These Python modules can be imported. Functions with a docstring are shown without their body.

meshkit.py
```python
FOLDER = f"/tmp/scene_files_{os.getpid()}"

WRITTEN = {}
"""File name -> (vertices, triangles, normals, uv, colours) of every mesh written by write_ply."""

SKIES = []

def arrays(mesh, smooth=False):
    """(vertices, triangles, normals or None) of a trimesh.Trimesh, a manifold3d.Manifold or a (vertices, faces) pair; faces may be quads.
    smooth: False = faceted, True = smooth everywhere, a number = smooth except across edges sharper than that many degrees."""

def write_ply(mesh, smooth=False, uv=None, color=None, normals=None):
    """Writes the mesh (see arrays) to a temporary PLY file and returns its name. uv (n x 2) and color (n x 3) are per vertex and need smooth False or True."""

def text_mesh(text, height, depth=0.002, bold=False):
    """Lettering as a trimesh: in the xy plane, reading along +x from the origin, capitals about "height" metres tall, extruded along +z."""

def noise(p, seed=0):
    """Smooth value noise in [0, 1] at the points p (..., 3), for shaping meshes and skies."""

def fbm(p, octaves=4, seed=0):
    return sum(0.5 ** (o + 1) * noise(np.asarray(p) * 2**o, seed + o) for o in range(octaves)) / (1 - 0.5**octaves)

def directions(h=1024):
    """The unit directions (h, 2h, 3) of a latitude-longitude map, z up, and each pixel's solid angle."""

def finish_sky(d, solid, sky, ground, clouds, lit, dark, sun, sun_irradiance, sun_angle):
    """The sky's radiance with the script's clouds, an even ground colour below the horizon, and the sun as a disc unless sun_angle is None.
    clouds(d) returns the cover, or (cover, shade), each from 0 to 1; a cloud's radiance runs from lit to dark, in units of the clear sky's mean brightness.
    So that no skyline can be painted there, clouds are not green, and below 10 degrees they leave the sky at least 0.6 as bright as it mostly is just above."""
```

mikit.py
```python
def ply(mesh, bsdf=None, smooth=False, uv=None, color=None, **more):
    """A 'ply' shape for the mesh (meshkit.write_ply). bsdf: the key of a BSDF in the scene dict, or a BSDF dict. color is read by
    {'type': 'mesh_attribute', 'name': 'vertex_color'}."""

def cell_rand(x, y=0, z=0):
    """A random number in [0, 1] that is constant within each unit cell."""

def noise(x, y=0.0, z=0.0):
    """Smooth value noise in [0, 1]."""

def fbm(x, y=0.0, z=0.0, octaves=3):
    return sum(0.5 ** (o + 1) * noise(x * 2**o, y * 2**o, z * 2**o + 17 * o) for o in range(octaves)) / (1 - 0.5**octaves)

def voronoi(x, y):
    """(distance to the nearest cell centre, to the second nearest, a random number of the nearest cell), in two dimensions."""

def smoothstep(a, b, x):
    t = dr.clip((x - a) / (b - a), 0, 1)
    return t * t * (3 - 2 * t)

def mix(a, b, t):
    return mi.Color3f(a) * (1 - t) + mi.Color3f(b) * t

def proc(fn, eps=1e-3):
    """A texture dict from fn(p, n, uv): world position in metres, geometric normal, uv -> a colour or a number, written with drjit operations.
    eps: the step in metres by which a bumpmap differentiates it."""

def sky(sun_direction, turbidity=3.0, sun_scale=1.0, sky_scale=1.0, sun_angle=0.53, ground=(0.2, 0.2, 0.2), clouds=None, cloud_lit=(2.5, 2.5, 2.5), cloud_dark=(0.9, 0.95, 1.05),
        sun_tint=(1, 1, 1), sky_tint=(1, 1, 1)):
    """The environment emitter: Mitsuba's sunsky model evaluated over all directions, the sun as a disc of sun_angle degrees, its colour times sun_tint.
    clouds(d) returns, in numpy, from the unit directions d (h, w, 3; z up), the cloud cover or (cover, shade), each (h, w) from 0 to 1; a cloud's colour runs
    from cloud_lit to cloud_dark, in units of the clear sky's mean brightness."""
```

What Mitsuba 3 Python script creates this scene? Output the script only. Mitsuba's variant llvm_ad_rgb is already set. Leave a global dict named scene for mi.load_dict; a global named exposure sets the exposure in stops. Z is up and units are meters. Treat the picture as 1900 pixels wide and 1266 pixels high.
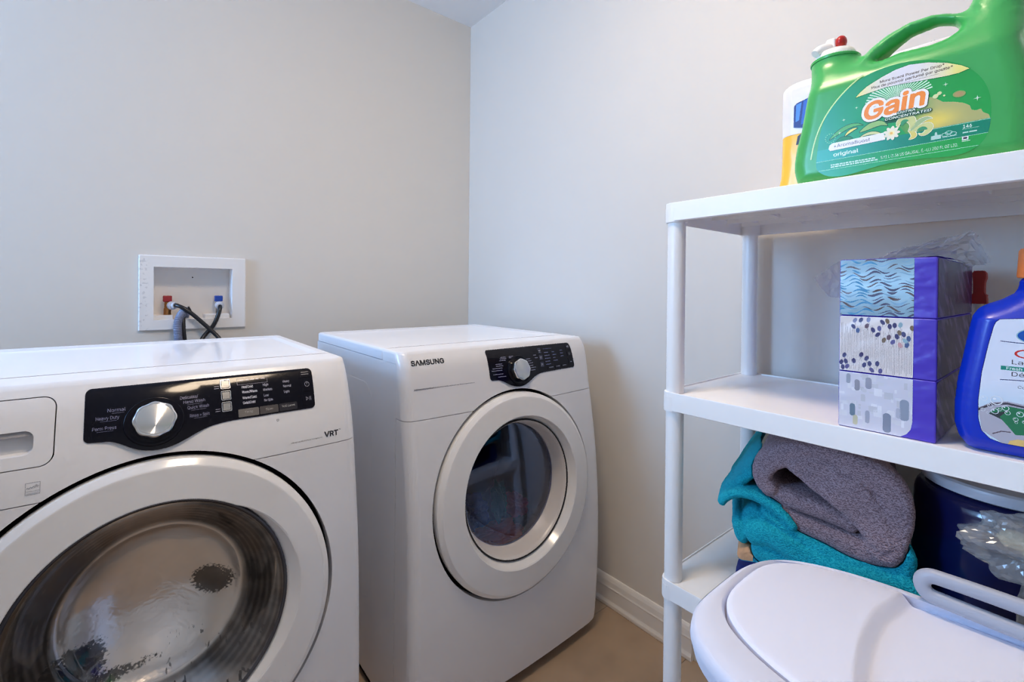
import math
import numpy as np
import trimesh
import shapely
from shapely import affinity
from shapely.geometry import Polygon, Point, LineString, box as sbox
import manifold3d as m3
import mitsuba as mi
import drjit as dr
import mikit
import meshkit
from scipy.interpolate import PchipInterpolator, CubicSpline, splprep, splev
from scipy import ndimage

# ---------------------------------------------------------------- camera, light, exposure
W_PX, H_PX = 1900, 1266
CAM = np.array([-1.3251, -1.9730, 1.1218])
YAW, PITCH, ROLL, F_PX, Y0 = 0.68475, 0.00481, 0.00933, 864.88, 539.07
_r = np.array([math.cos(YAW), -math.sin(YAW), 0.0])
_f = np.array([math.sin(YAW) * math.cos(PITCH), math.cos(YAW) * math.cos(PITCH), -math.sin(PITCH)])
_u = np.cross(_r, _f)
_up = -math.sin(ROLL) * _r + math.cos(ROLL) * _u
scene = {'type': 'scene'}
labels = {}
scene['camera'] = {
    'type': 'perspective', 'fov': math.degrees(2 * math.atan(W_PX / 2 / F_PX)), 'fov_axis': 'x',
    'near_clip': 0.02, 'far_clip': 50.0,
    'principal_point_offset_y': (H_PX / 2 - Y0) / H_PX,
    'to_world': mi.ScalarTransform4f().look_at(origin=CAM.tolist(), target=(CAM + _f).tolist(), up=_up.tolist()),
}
exposure = 0.40
LAMP = [36.0, 28.4, 20.4]            # ceiling lamp, warm
DAY = [6.6, 12.8, 23.4]              # daylight in the window on the left, blue
H = 2.44                             # ceiling height

# ---------------------------------------------------------------- helpers: naming
def creases(t, angle):
    """splits the vertices at edges sharper than angle (degrees), so that the rest can be shaded smoothly"""
    v, f = np.asarray(t.vertices, float), np.asarray(t.faces)
    _, a, inv = np.unique(np.round(v, 7), axis=0, return_index=True, return_inverse=True)
    f = inv.ravel()[f]; v = v[a]
    ok = (f[:, 0] != f[:, 1]) & (f[:, 1] != f[:, 2]) & (f[:, 0] != f[:, 2]); f = f[ok]
    n = np.cross(v[f[:, 1]] - v[f[:, 0]], v[f[:, 2]] - v[f[:, 0]])
    n /= np.maximum(np.linalg.norm(n, axis=1), 1e-20)[:, None]
    F = len(f)
    e = np.vstack([f[:, [0, 1]], f[:, [1, 2]], f[:, [2, 0]]]); fi = np.tile(np.arange(F), 3); ci = np.repeat(np.arange(3), F)
    k = np.minimum(e[:, 0], e[:, 1]) * np.int64(len(v)) + np.maximum(e[:, 0], e[:, 1])
    o = np.argsort(k, kind='stable'); k, fi, ci = k[o], fi[o], ci[o]
    p = np.nonzero(k[:-1] == k[1:])[0]
    p = p[(n[fi[p]] * n[fi[p + 1]]).sum(1) > math.cos(math.radians(angle))]
    A, B = fi[p], fi[p + 1]; va, vb = f[A, ci[p]], f[A, (ci[p] + 1) % 3]
    def corner(F_, vert): return F_ * 3 + np.argmax(f[F_] == vert[:, None], 1)
    r = np.concatenate([corner(A, va), corner(A, vb)]); c = np.concatenate([corner(B, va), corner(B, vb)])
    from scipy.sparse import coo_matrix
    from scipy.sparse.csgraph import connected_components
    _, lab = connected_components(coo_matrix((np.ones(len(r)), (r, c)), shape=(3 * F, 3 * F)), directed=False)
    _, first, inv = np.unique(lab, return_index=True, return_inverse=True)
    return TM(v[f.ravel()[first]], inv.reshape(-1, 3))

def obj(key, mesh, mat, label=None, cat=None, group=None, kind=None, smooth=30, color=None, **more):
    if key in scene:
        n = 1
        while '%s_%03d' % (key, n) in scene:
            n += 1
        key = '%s_%03d' % (key, n)
    if smooth is not False and smooth is not True and color is None:
        mesh, smooth = creases(mesh, smooth), True
    scene[key] = mikit.ply(mesh, mat, smooth=smooth, color=color, **more)
    tag(key, label, cat, group, kind)
    return key

def tag(key, label=None, cat=None, group=None, kind=None):
    d = {k: v for k, v in dict(label=label, category=cat, group=group, kind=kind).items() if v}
    if d:
        labels.setdefault(key, {}).update(d)
    return key

def lin(r, g, b):
    c = np.array([r, g, b], float) / 255
    return np.where(c <= 0.04045, c / 12.92, ((c + 0.055) / 1.055) ** 2.4)

# ---------------------------------------------------------------- helpers: meshes
def TM(v, f):
    return trimesh.Trimesh(np.asarray(v, float), np.asarray(f), process=False)

def cat_m(ms):
    return trimesh.util.concatenate(ms)

def man(t):
    t = t.copy(); t.merge_vertices()
    return m3.Manifold(m3.Mesh(np.asarray(t.vertices, np.float32), np.asarray(t.faces, np.uint32)))

def tri(m):
    a = m.to_mesh()
    return TM(a.vert_properties[:, :3], a.tri_verts)

def outward(t):
    """turns the faces so that they look away from the middle (holds for open shells too)"""
    c = t.vertices.mean(0)
    v = np.asarray(t.vertices); f = np.asarray(t.faces)
    n = np.cross(v[f[:, 1]] - v[f[:, 0]], v[f[:, 2]] - v[f[:, 0]])
    if (n * (v[f].mean(1) - c)).sum() < 0:
        t = TM(v, f[:, ::-1])
    return t

def bx(lo, hi):
    lo, hi = np.minimum(lo, hi), np.maximum(lo, hi)
    t = trimesh.creation.box(extents=np.array(hi, float) - lo)
    t.apply_translation((np.array(hi, float) + lo) / 2)
    return t

def rbox(lo, hi, r=0.004, seg=12):
    lo, hi = np.minimum(lo, hi).astype(float), np.maximum(lo, hi).astype(float)
    r = min(r, *((hi - lo) / 2 * 0.98))
    s = tri(m3.Manifold.sphere(r, seg)).vertices
    P = [s + np.array([a, b, c]) for a in (lo[0] + r, hi[0] - r) for b in (lo[1] + r, hi[1] - r) for c in (lo[2] + r, hi[2] - r)]
    return tri(m3.Manifold.hull_points(np.vstack(P)))

def grid(P, cu=False, cv=False):
    P = np.asarray(P, float); nu, nv = P.shape[:2]
    i, j = np.meshgrid(np.arange(nu if cu else nu - 1), np.arange(nv if cv else nv - 1), indexing='ij')
    a, b = i * nv + j, ((i + 1) % nu) * nv + j
    c, d = ((i + 1) % nu) * nv + (j + 1) % nv, i * nv + (j + 1) % nv
    f = np.concatenate([np.stack([a, b, c], -1).reshape(-1, 3), np.stack([a, c, d], -1).reshape(-1, 3)])
    return TM(P.reshape(-1, 3), f)

def loft(loops, cap=True):
    """closed loops of equal length, joined and capped by fans"""
    L = np.asarray(loops, float); k, n = L.shape[:2]
    t = grid(L, cv=True)
    if cap:
        v = np.vstack([t.vertices, L[0].mean(0), L[-1].mean(0)])
        i = np.arange(n); j = (i + 1) % n
        f = np.vstack([t.faces, np.stack([np.full(n, k * n), i, j], 1), np.stack([np.full(n, k * n + 1), (k - 1) * n + j, (k - 1) * n + i], 1)])
        t = TM(v, f)
    return outward(t)

def lathe(prof, n=64, ax=2, at=(0, 0, 0), close=False):
    """prof: (radius, height) pairs turned around the axis ax through at"""
    p = np.asarray(prof, float)
    a = np.arange(n) * 2 * np.pi / n
    X = p[:, 0][:, None] * np.cos(a); Y = p[:, 0][:, None] * np.sin(a); Z = np.repeat(p[:, 1][:, None], n, 1)
    if ax == 2: P = np.stack([X, Y, Z], -1)
    elif ax == 1: P = np.stack([X, Z, -Y], -1)
    else: P = np.stack([Z, X, Y], -1)
    t = grid(P + np.array(at), cv=True)
    t.merge_vertices()
    t.update_faces(t.nondegenerate_faces())
    return outward(t)

def tube(pts, r, n=14, smooth_pts=0, cap=True):
    pts = np.asarray(pts, float)
    if smooth_pts:
        tck, _ = splprep(pts.T, s=0, k=min(3, len(pts) - 1))
        pts = np.stack(splev(np.linspace(0, 1, smooth_pts), tck), 1)
    r = np.broadcast_to(np.asarray(r, float), (len(pts),)) if np.ndim(r) < 1 or len(np.atleast_1d(r)) == len(pts) else np.interp(np.linspace(0, 1, len(pts)), np.linspace(0, 1, len(r)), r)
    T = np.gradient(pts, axis=0); T /= np.linalg.norm(T, axis=1)[:, None]
    u = np.cross(T[0], [0, 0, 1] if abs(T[0][2]) < 0.9 else [1, 0, 0]); u /= np.linalg.norm(u)
    a = np.arange(n) * 2 * np.pi / n; L = []
    for p, t, q in zip(pts, T, r):
        u = u - t * (u @ t); u /= np.linalg.norm(u); w = np.cross(t, u)
        L.append(p + q * (np.cos(a)[:, None] * u + np.sin(a)[:, None] * w))
    return loft(L, cap)

def fill(g, size):
    """triangles (n x 2 points, faces) over a polygon, no longer than about size"""
    from scipy.spatial import Delaunay
    if g.buffer(-size * 0.7).is_empty:
        return trimesh.creation.triangulate_polygon(g, engine='earcut')
    g = g.segmentize(size)
    B = np.vstack([np.array(r.coords)[:-1] for r in [g.exterior, *g.interiors]])
    x0, y0, x1, y1 = g.bounds
    X, Y = np.meshgrid(np.arange(x0, x1, size), np.arange(y0, y1, size * 0.87), indexing='ij')
    X = X + (np.arange(X.shape[1]) % 2) * size * 0.5
    q = np.c_[X.ravel(), Y.ravel()]; inner = g.buffer(-size * 0.4)
    v = np.vstack([B, q[shapely.contains_xy(inner, q[:, 0], q[:, 1])]])
    f = Delaunay(v).simplices; m = v[f].mean(1)
    f = f[shapely.contains_xy(g, m[:, 0], m[:, 1])]
    p, q = v[f[:, 1]] - v[f[:, 0]], v[f[:, 2]] - v[f[:, 0]]; a = p[:, 0] * q[:, 1] - p[:, 1] * q[:, 0]
    f = np.where((a < 0)[:, None], f[:, ::-1], f)
    return v, f[np.abs(a) > 1e-12]

def rrect(x0, y0, x1, y1, r, n=8):
    """rounded rectangle as points, anticlockwise"""
    r = min(r, (x1 - x0) / 2 * 0.999, (y1 - y0) / 2 * 0.999); P = []
    for cx, cy, a0 in ((x1 - r, y0 + r, -90), (x1 - r, y1 - r, 0), (x0 + r, y1 - r, 90), (x0 + r, y0 + r, 180)):
        for k in range(n + 1):
            a = math.radians(a0 + 90 * k / n); P.append((cx + r * math.cos(a), cy + r * math.sin(a)))
    return np.array(P)

def prism(poly, h, fn=None):
    """shapely polygon pulled up by h; fn maps (x, y, z) arrays to the world"""
    gs = getattr(poly, 'geoms', [poly])
    t = cat_m([trimesh.creation.extrude_polygon(g, h, engine='earcut') for g in gs if g.area > 0])
    if fn is not None:
        v = t.vertices; t = TM(np.stack(fn(v[:, 0], v[:, 1], v[:, 2]), -1), t.faces)
        t = outward(t)
    return t

def nets(f, lo, hi, h):
    """surface nets: the zero surface of f(x, y, z) (negative inside)"""
    lo, hi = np.array(lo, float), np.array(hi, float)
    n = np.ceil((hi - lo) / h).astype(int) + 1
    ax = [lo[k] + h * np.arange(n[k]) for k in range(3)]
    V = f(*np.meshgrid(*ax, indexing='ij')).astype(np.float32)
    ins = V < 0
    c = sum(ins[a:n[0] - 1 + a, b:n[1] - 1 + b, d:n[2] - 1 + d].astype(np.int8) for a in (0, 1) for b in (0, 1) for d in (0, 1))
    act = np.argwhere((c > 0) & (c < 8))
    idx = -np.ones(n - 1, int); idx[tuple(act.T)] = np.arange(len(act))
    P = np.zeros((len(act), 3)); K = np.zeros(len(act))
    cs = [(a, b, d) for a in (0, 1) for b in (0, 1) for d in (0, 1)]
    for a in cs:
        for k in range(3):
            if a[k] == 0:
                b = list(a); b[k] = 1
                va = V[tuple((act + a).T)]; vb = V[tuple((act + b).T)]
                x = (va < 0) != (vb < 0)
                t = np.where(x, va / np.where(x, va - vb, 1), 0)
                q = act + np.array(a, float); q[:, k] += t
                P += np.where(x[:, None], q, 0); K += x
    P = lo + h * P / K[:, None]
    F = []
    for k in range(3):
        s0 = [slice(0, n[0]), slice(0, n[1]), slice(0, n[2])]; s1 = list(s0); s0[k] = slice(0, n[k] - 1); s1[k] = slice(1, n[k])
        e = np.argwhere(ins[tuple(s0)] != ins[tuple(s1)])
        o = [d for d in range(3) if d != k]
        ok = np.all((e[:, o] > 0) & (e[:, o] < n[o] - 1), 1); e = e[ok]
        q = []
        for da, db in ((-1, -1), (0, -1), (0, 0), (-1, 0)):
            w = e.copy(); w[:, o[0]] += da; w[:, o[1]] += db; q.append(idx[tuple(w.T)])
        q = np.stack(q, 1)
        fl = ins[tuple(e.T)] ^ (k == 1)
        q = np.where(fl[:, None], q, q[:, ::-1])
        F += [q[:, [0, 1, 2]], q[:, [0, 2, 3]]]
    return outward(TM(P, np.vstack(F)))

def relax(t, n=4):
    trimesh.smoothing.filter_taubin(t, iterations=n)
    return t

def dist2(poly, h=0.001, pad=0.02):
    """signed distance to a polygon (negative inside) as a lookup function of (x, y)"""
    x0, y0, x1, y1 = poly.bounds
    x = np.arange(x0 - pad, x1 + pad, h); y = np.arange(y0 - pad, y1 + pad, h)
    X, Y = np.meshgrid(x, y, indexing='ij')
    ins = shapely.contains_xy(poly, X, Y)
    D = (ndimage.distance_transform_edt(~ins) - ndimage.distance_transform_edt(ins) + np.where(ins, 0.5, -0.5)) * h
    D = ndimage.gaussian_filter(D, 0.8)
    def g(a, b):
        return ndimage.map_coordinates(D, [(a - x[0]) / h, (b - y[0]) / h], order=1, mode='nearest')
    return g

_TEXT = {}
def text(s, h, bold=False, shear=0.0, width=None):
    """lettering as a shapely shape, capitals h tall, starting at the origin"""
    k = (s, bold)
    if k not in _TEXT:
        t = meshkit.text_mesh(s, 1.0, 0.05, bold)
        f = t.faces[t.face_normals[:, 2] > 0.9]
        _TEXT[k] = shapely.union_all(shapely.polygons(t.vertices[f][:, :, :2])).buffer(0)
    p = affinity.scale(_TEXT[k], h, h, origin=(0, 0))
    if width:
        p = affinity.scale(p, width / (p.bounds[2] - p.bounds[0]), 1, origin=(0, 0))
    return affinity.skew(p, xs=shear, origin=(0, 0)) if shear else p

def put(p, x, y, rot=0, center=False):
    if center:
        b = p.bounds; p = affinity.translate(p, -(b[0] + b[2]) / 2, 0)
    if rot: p = affinity.rotate(p, rot, origin=(0, 0))
    return affinity.translate(p, x, y)

class Print:
    """flat print: coloured shapes in layers, joined into one mesh with vertex colours"""
    def __init__(s): s.v, s.f, s.c, s.n = [], [], [], 0
    def add(s, poly, rgb, layer=0, clip=None, grad=None, size=None):
        if clip is not None: poly = poly.intersection(clip)
        for g in getattr(poly, 'geoms', [poly]):
            if g.geom_type != 'Polygon' or g.area < 1e-9: continue
            v, f = fill(g, size) if size else trimesh.creation.triangulate_polygon(g, engine='earcut')
            v = np.c_[v, np.zeros(len(v))]
            col = np.tile(lin(*rgb), (len(v), 1)) if grad is None else grad(v[:, 0], v[:, 1])
            v[:, 2] = 0.00010 * layer + 0.00022
            s.v.append(v); s.f.append(f + s.n); s.c.append(col); s.n += len(v)
        return s
    def mesh(s, fn):
        v = np.vstack(s.v)
        return TM(np.stack(fn(v[:, 0], v[:, 1], v[:, 2]), -1), np.vstack(s.f)), np.vstack(s.c)

# ---------------------------------------------------------------- materials
def rgb(r, g, b):
    return {'type': 'rgb', 'value': [float(x) for x in lin(r, g, b)]}

def mat(name, base, rough=0.5, spec=0.5, metallic=0.0, coat=0.0, bump=None, bscale=1.0, sheen=0.0):
    d = {'type': 'principled', 'base_color': rgb(*base) if isinstance(base, tuple) else base, 'roughness': rough, 'specular': spec}
    if metallic: d['metallic'] = metallic
    if coat: d['clearcoat'] = coat; d['clearcoat_gloss'] = 0.9
    if sheen: d['sheen'] = sheen
    if bump is not None:
        d = {'type': 'bumpmap', 'nested_texture': bump, 'scale': bscale, 'bsdf': d}
    scene['mat_' + name] = {'type': 'twosided', 'bsdf': d}
    return 'mat_' + name

fbm, noise, voronoi, sstep, mixc, crand = mikit.fbm, mikit.noise, mikit.voronoi, mikit.smoothstep, mikit.mix, mikit.cell_rand
def C(r, g, b):
    return mi.Color3f(*[float(x) for x in lin(r, g, b)])

WALL_PAINT = mat('wall_paint', (212, 206, 197), 0.65, 0.3,
                 bump=mikit.proc(lambda p, n, uv: 0.0004 * fbm(p.x * 160, p.y * 160, p.z * 160, 2), eps=2e-3))
CEILING_PAINT = mat('ceiling_paint', (222, 222, 222), 0.9, 0.2)
TRIM = mat('trim', (226, 222, 216), 0.35)
ENAMEL = mat('enamel', (215, 214, 215), 0.22, 0.5)
ENAMEL_TOP = mat('enamel_top', (216, 216, 219), 0.10, 0.6)
ENAMEL_SIDE = mat('enamel_side', (212, 212, 214), 0.32, 0.5)
GLOSS_WHITE = mat('gloss_white', (218, 216, 214), 0.16, 0.5)
BLACK_GLOSS = mat('black_gloss', (9, 7, 17), 0.10, 0.22)
BLACK_RUB = mat('black_rubber', (16, 15, 17), 0.6)
GAP = mat('gap', (12, 12, 13), 0.9, 0.1)
CHROME = mat('chrome', (225, 222, 216), 0.16, 0.5, metallic=1.0)
PRINT = mat('print', {'type': 'mesh_attribute', 'name': 'vertex_color'}, 0.35)
PRINT_SATIN = mat('print_satin', {'type': 'mesh_attribute', 'name': 'vertex_color'}, 0.28)
WHITE_PLASTIC = mat('white_plastic', (236, 233, 228), 0.38)
# ---------------------------------------------------------------- the room
XL, YF = -3.25, -3.1                 # left wall, wall behind the camera
T_ = 0.12
OX0, OX1, OZ0, OZ1 = -1.290, -1.014, 0.988, 1.204     # hole in the back wall for the outlet box
wb = man(bx((XL - T_, 0, -0.05), (T_, T_, H + 0.05))) - man(bx((OX0, -0.1, OZ0), (OX1, 0.09, OZ1)))
obj('wall_back', tri(wb), WALL_PAINT, kind='structure', smooth=False)
obj('wall_right', bx((0, YF, -0.05), (T_, -0.0005, H + 0.05)), WALL_PAINT, kind='structure', smooth=False)
WY0, WY1, WZ0, WZ1 = -0.76, -0.14, 1.10, 2.36
wl = man(bx((XL - T_, YF, -0.05), (XL, -0.0005, H + 0.05))) - man(bx((XL - 1, WY0, WZ0), (XL + 1, WY1, WZ1)))
obj('wall_left', tri(wl), WALL_PAINT, kind='structure', smooth=False)
DX0, DX1, DZ = -1.75, -0.95, 2.04
wf = man(bx((XL - T_, YF - T_, -0.05), (T_, YF - 0.0005, H + 0.05))) - man(bx((DX0, YF - 1, -0.1), (DX1, YF + 1, DZ)))
obj('wall_front', tri(wf), WALL_PAINT, kind='structure', smooth=False)
obj('ceiling', bx((XL, YF, H), (0, 0, H + 0.05)), CEILING_PAINT, kind='structure', smooth=False)

# floor: screed with single tiles laid on it
GROUT = mat('grout', (150, 140, 128), 0.9)
obj('floor', bx((XL, YF, -0.05), (0, 0, -0.003)), GROUT, kind='structure', smooth=False)
TILES = []
for k, base in enumerate(((170, 146, 122), (166, 142, 118), (173, 150, 127))):
    a, b = base, tuple(int(x * 0.90) for x in base)
    TILES.append(mat('floor_tile_%d' % k, mikit.proc((lambda a, b: lambda p, n, uv: mixc(C(*a), C(*b), fbm(p.x * 14, p.y * 14, 3.0, 4)))(a, b)), 0.42,
                     bump=mikit.proc(lambda p, n, uv: 0.0003 * fbm(p.x * 90, p.y * 90, 1.0, 2))))
rng = np.random.default_rng(4)
ty = -0.9195 + 0.302 * 4
row = 0
while ty > YF:
    y1, y0 = min(ty, -0.001), max(ty - 0.302, YF + 0.001)
    if y1 - y0 > 0.01:
        x = -0.001 - (0.302 if row % 2 else 0.0)
        xs = [-0.001] + ([x] if row % 2 else [])
        x1 = -0.001 if not row % 2 else -0.302
        cuts = [0.0] + ([-0.302] if row % 2 else [])
        while cuts[-1] > XL: cuts.append(max(cuts[-1] - 0.604, XL))
        for a, b in zip(cuts[:-1], cuts[1:]):
            if a - b < 0.02: continue
            c = 0.0014
            lo, hi = (b + c, y0 + c), (a - c, y1 - c)
            top = -0.0004 * rng.random()
            L = [np.c_[rrect(lo[0] + i, lo[1] + i, hi[0] - i, hi[1] - i, 0.002, 1), np.full(8, z)] for i, z in ((0, -0.003), (0, top - 0.0008), (0.0008, top))]
            obj('floor__tile', loft(L), TILES[rng.integers(3)], smooth=False)
    ty -= 0.302; row += 1

# baseboards with a stepped profile
def baseboard(key, p0, p1, nrm, mitre=True):
    prof = [(0, 0), (0.016, 0), (0.017, 0.004), (0.017, 0.012), (0.014, 0.018), (0.0125, 0.022), (0.0125, 0.062), (0.0145, 0.066), (0.0125, 0.071), (0.0105, 0.086), (0.007, 0.095), (0.004, 0.100), (0, 0.102)]
    p0, p1, nrm = (np.array(x, float) for x in (p0, p1, nrm))
    L = [[p + nrm * a + np.array([0, 0, z]) for a, z in prof] for p in (p0, p1)]
    obj(key, loft(L), TRIM, kind='structure', smooth=False)
baseboard('baseboard_right', (-0.0005, -0.012, 0.0005), (-0.0005, -1.238, 0.0005), (-1, 0, 0))
baseboard('baseboard_back', (XL + 0.02, -0.0005, 0.0005), (-0.019, -0.0005, 0.0005), (0, -1, 0))
baseboard('baseboard_left', (XL + 0.0005, YF + 0.02, 0.0005), (XL + 0.0005, -0.02, 0.0005), (1, 0, 0))

# window in the left wall, the daylight comes through its frosted panes
def window():
    fr = man(bx((XL - 0.09, WY0 + 0.001, WZ0 + 0.001), (XL - 0.03, WY1 - 0.001, WZ1 - 0.001))) - man(bx((XL - 1, WY0 + 0.05, WZ0 + 0.05), (XL + 1, WY1 - 0.05, WZ1 - 0.05)))
    fr = fr + man(bx((XL - 0.085, WY0 + 0.02, (WZ0 + WZ1) / 2 - 0.02), (XL - 0.035, WY1 - 0.02, (WZ0 + WZ1) / 2 + 0.02)))
    obj('window_1', tri(fr), TRIM, kind='structure', smooth=False)
    for a, b in ((WZ0 + 0.05, (WZ0 + WZ1) / 2 - 0.02), ((WZ0 + WZ1) / 2 + 0.02, WZ1 - 0.05)):
        q = TM([(XL - 0.06, WY0 + 0.05, a), (XL - 0.06, WY1 - 0.05, a), (XL - 0.06, WY1 - 0.05, b), (XL - 0.06, WY0 + 0.05, b)], [(0, 1, 2), (0, 2, 3)])
        obj('window_1__pane', q, TRIM, smooth=False, emitter={'type': 'area', 'radiance': {'type': 'rgb', 'value': DAY}})
    c = man(bx((XL, WY0 - 0.07, WZ0 - 0.07), (XL + 0.016, WY1 + 0.07, WZ1 + 0.07))) - man(bx((XL - 1, WY0 - 0.002, WZ0 - 0.002), (XL + 1, WY1 + 0.002, WZ1 + 0.002)))
    obj('trim_1', tri(c), TRIM, kind='structure', smooth=False)
window()

def door():
    d = man(bx((DX0 + 0.004, YF - 0.06, 0.004), (DX1 - 0.004, YF - 0.02, DZ - 0.004)))
    for z0, z1 in ((0.25, 0.95), (1.1, 1.85)):
        for x0, x1 in ((DX0 + 0.12, DX0 + 0.36), (DX1 - 0.36, DX1 - 0.12)):
            d = d - man(bx((x0, YF - 0.028, z0), (x1, YF, z1)))
    obj('door_1', tri(d), TRIM, kind='structure', smooth=False)
    obj('door_1__knob', lathe([(0, 0.06), (0.018, 0.058), (0.027, 0.045), (0.024, 0.03), (0.01, 0.022), (0.01, 0.0), (0, 0)], 24, 1, (DX0 + 0.07, YF - 0.02, 0.95)), CHROME)
    c = man(bx((DX0 - 0.07, YF, 0.0), (DX1 + 0.07, YF + 0.016, DZ + 0.07))) - man(bx((DX0 - 0.002, YF - 1, -1), (DX1 + 0.002, YF + 1, DZ + 0.002)))
    obj('trim_2', tri(c), TRIM, kind='structure', smooth=False)
door()

# flush ceiling lamp behind the camera
def ceiling_lamp(x, y):
    obj('ceiling_lamp__base', lathe([(0, H - 0.0005), (0.19, H - 0.0005), (0.192, H - 0.02), (0.18, H - 0.026), (0, H - 0.026)], 48, 2, (x, y, 0)), CHROME)
    pr = [(0.178, H - 0.0265)] + [(0.178 * math.cos(a), H - 0.0265 - 0.075 * math.sin(a)) for a in np.linspace(0.1, math.pi / 2, 10)]
    obj('ceiling_lamp__shade', lathe(pr[:-1] + [(0, pr[-1][1])], 48, 2, (x, y, 0)), WHITE_PLASTIC, smooth=60, emitter={'type': 'area', 'radiance': {'type': 'rgb', 'value': LAMP}})
    tag('ceiling_lamp', 'round white glass ceiling lamp glowing warm above the laundry room', 'ceiling lamp')
ceiling_lamp(-0.95, -1.40)
# ---------------------------------------------------------------- washer and dryer
ZS = [0, 0.1, 0.27, 0.46, 0.575, 0.71, 0.8126, 0.8863, 0.9265, 0.9573]
PW = PchipInterpolator(ZS, [-1.0, -1.007, -1.0126, -1.0087, -1.0017, -.9834, -.9652, -.9396, -.9198, -.894])
PD = PchipInterpolator([0, .0915, .1843, .2934, .4181, .5589, .7163, .8045, .9211, .9565], [-.961, -.969, -.9744, -.9775, -.9759, -.9671, -.9463, -.9308, -.9098, -.888])
MW, MH = 0.686, 0.9593

def slab(poly, size, dfn, d0, fn):
    """polygon in (u, z) raised to the depth dfn(u, z) over the mapped surface, with side walls down to d0"""
    vs, fs, n = [], [], 0
    for g in getattr(poly, 'geoms', [poly]):
        v, f = fill(g, size)
        e = np.sort(np.vstack([f[:, [0, 1]], f[:, [1, 2]], f[:, [2, 0]]]), 1)
        d = np.vstack([f[:, [0, 1]], f[:, [1, 2]], f[:, [2, 0]]])
        _, inv, cnt = np.unique(e, axis=0, return_inverse=True, return_counts=True)
        b = d[cnt[inv.ravel()] == 1]
        m = len(v)
        top = np.c_[v[:, :2], dfn(v[:, 0], v[:, 1])]; bot = np.c_[v[:, :2], np.full(m, d0)]
        vs += [top, bot]
        fs += [f + n, f[:, ::-1] + n + m, np.vstack([np.stack([b[:, 1], b[:, 0], b[:, 0] + m], 1), np.stack([b[:, 1], b[:, 0] + m, b[:, 1] + m], 1)]) + n]
        n += 2 * m
    v = np.vstack(vs); t = TM(np.stack(fn(v[:, 0], v[:, 1], v[:, 2]), -1), np.vstack(fs))
    return outward(t)

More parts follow.
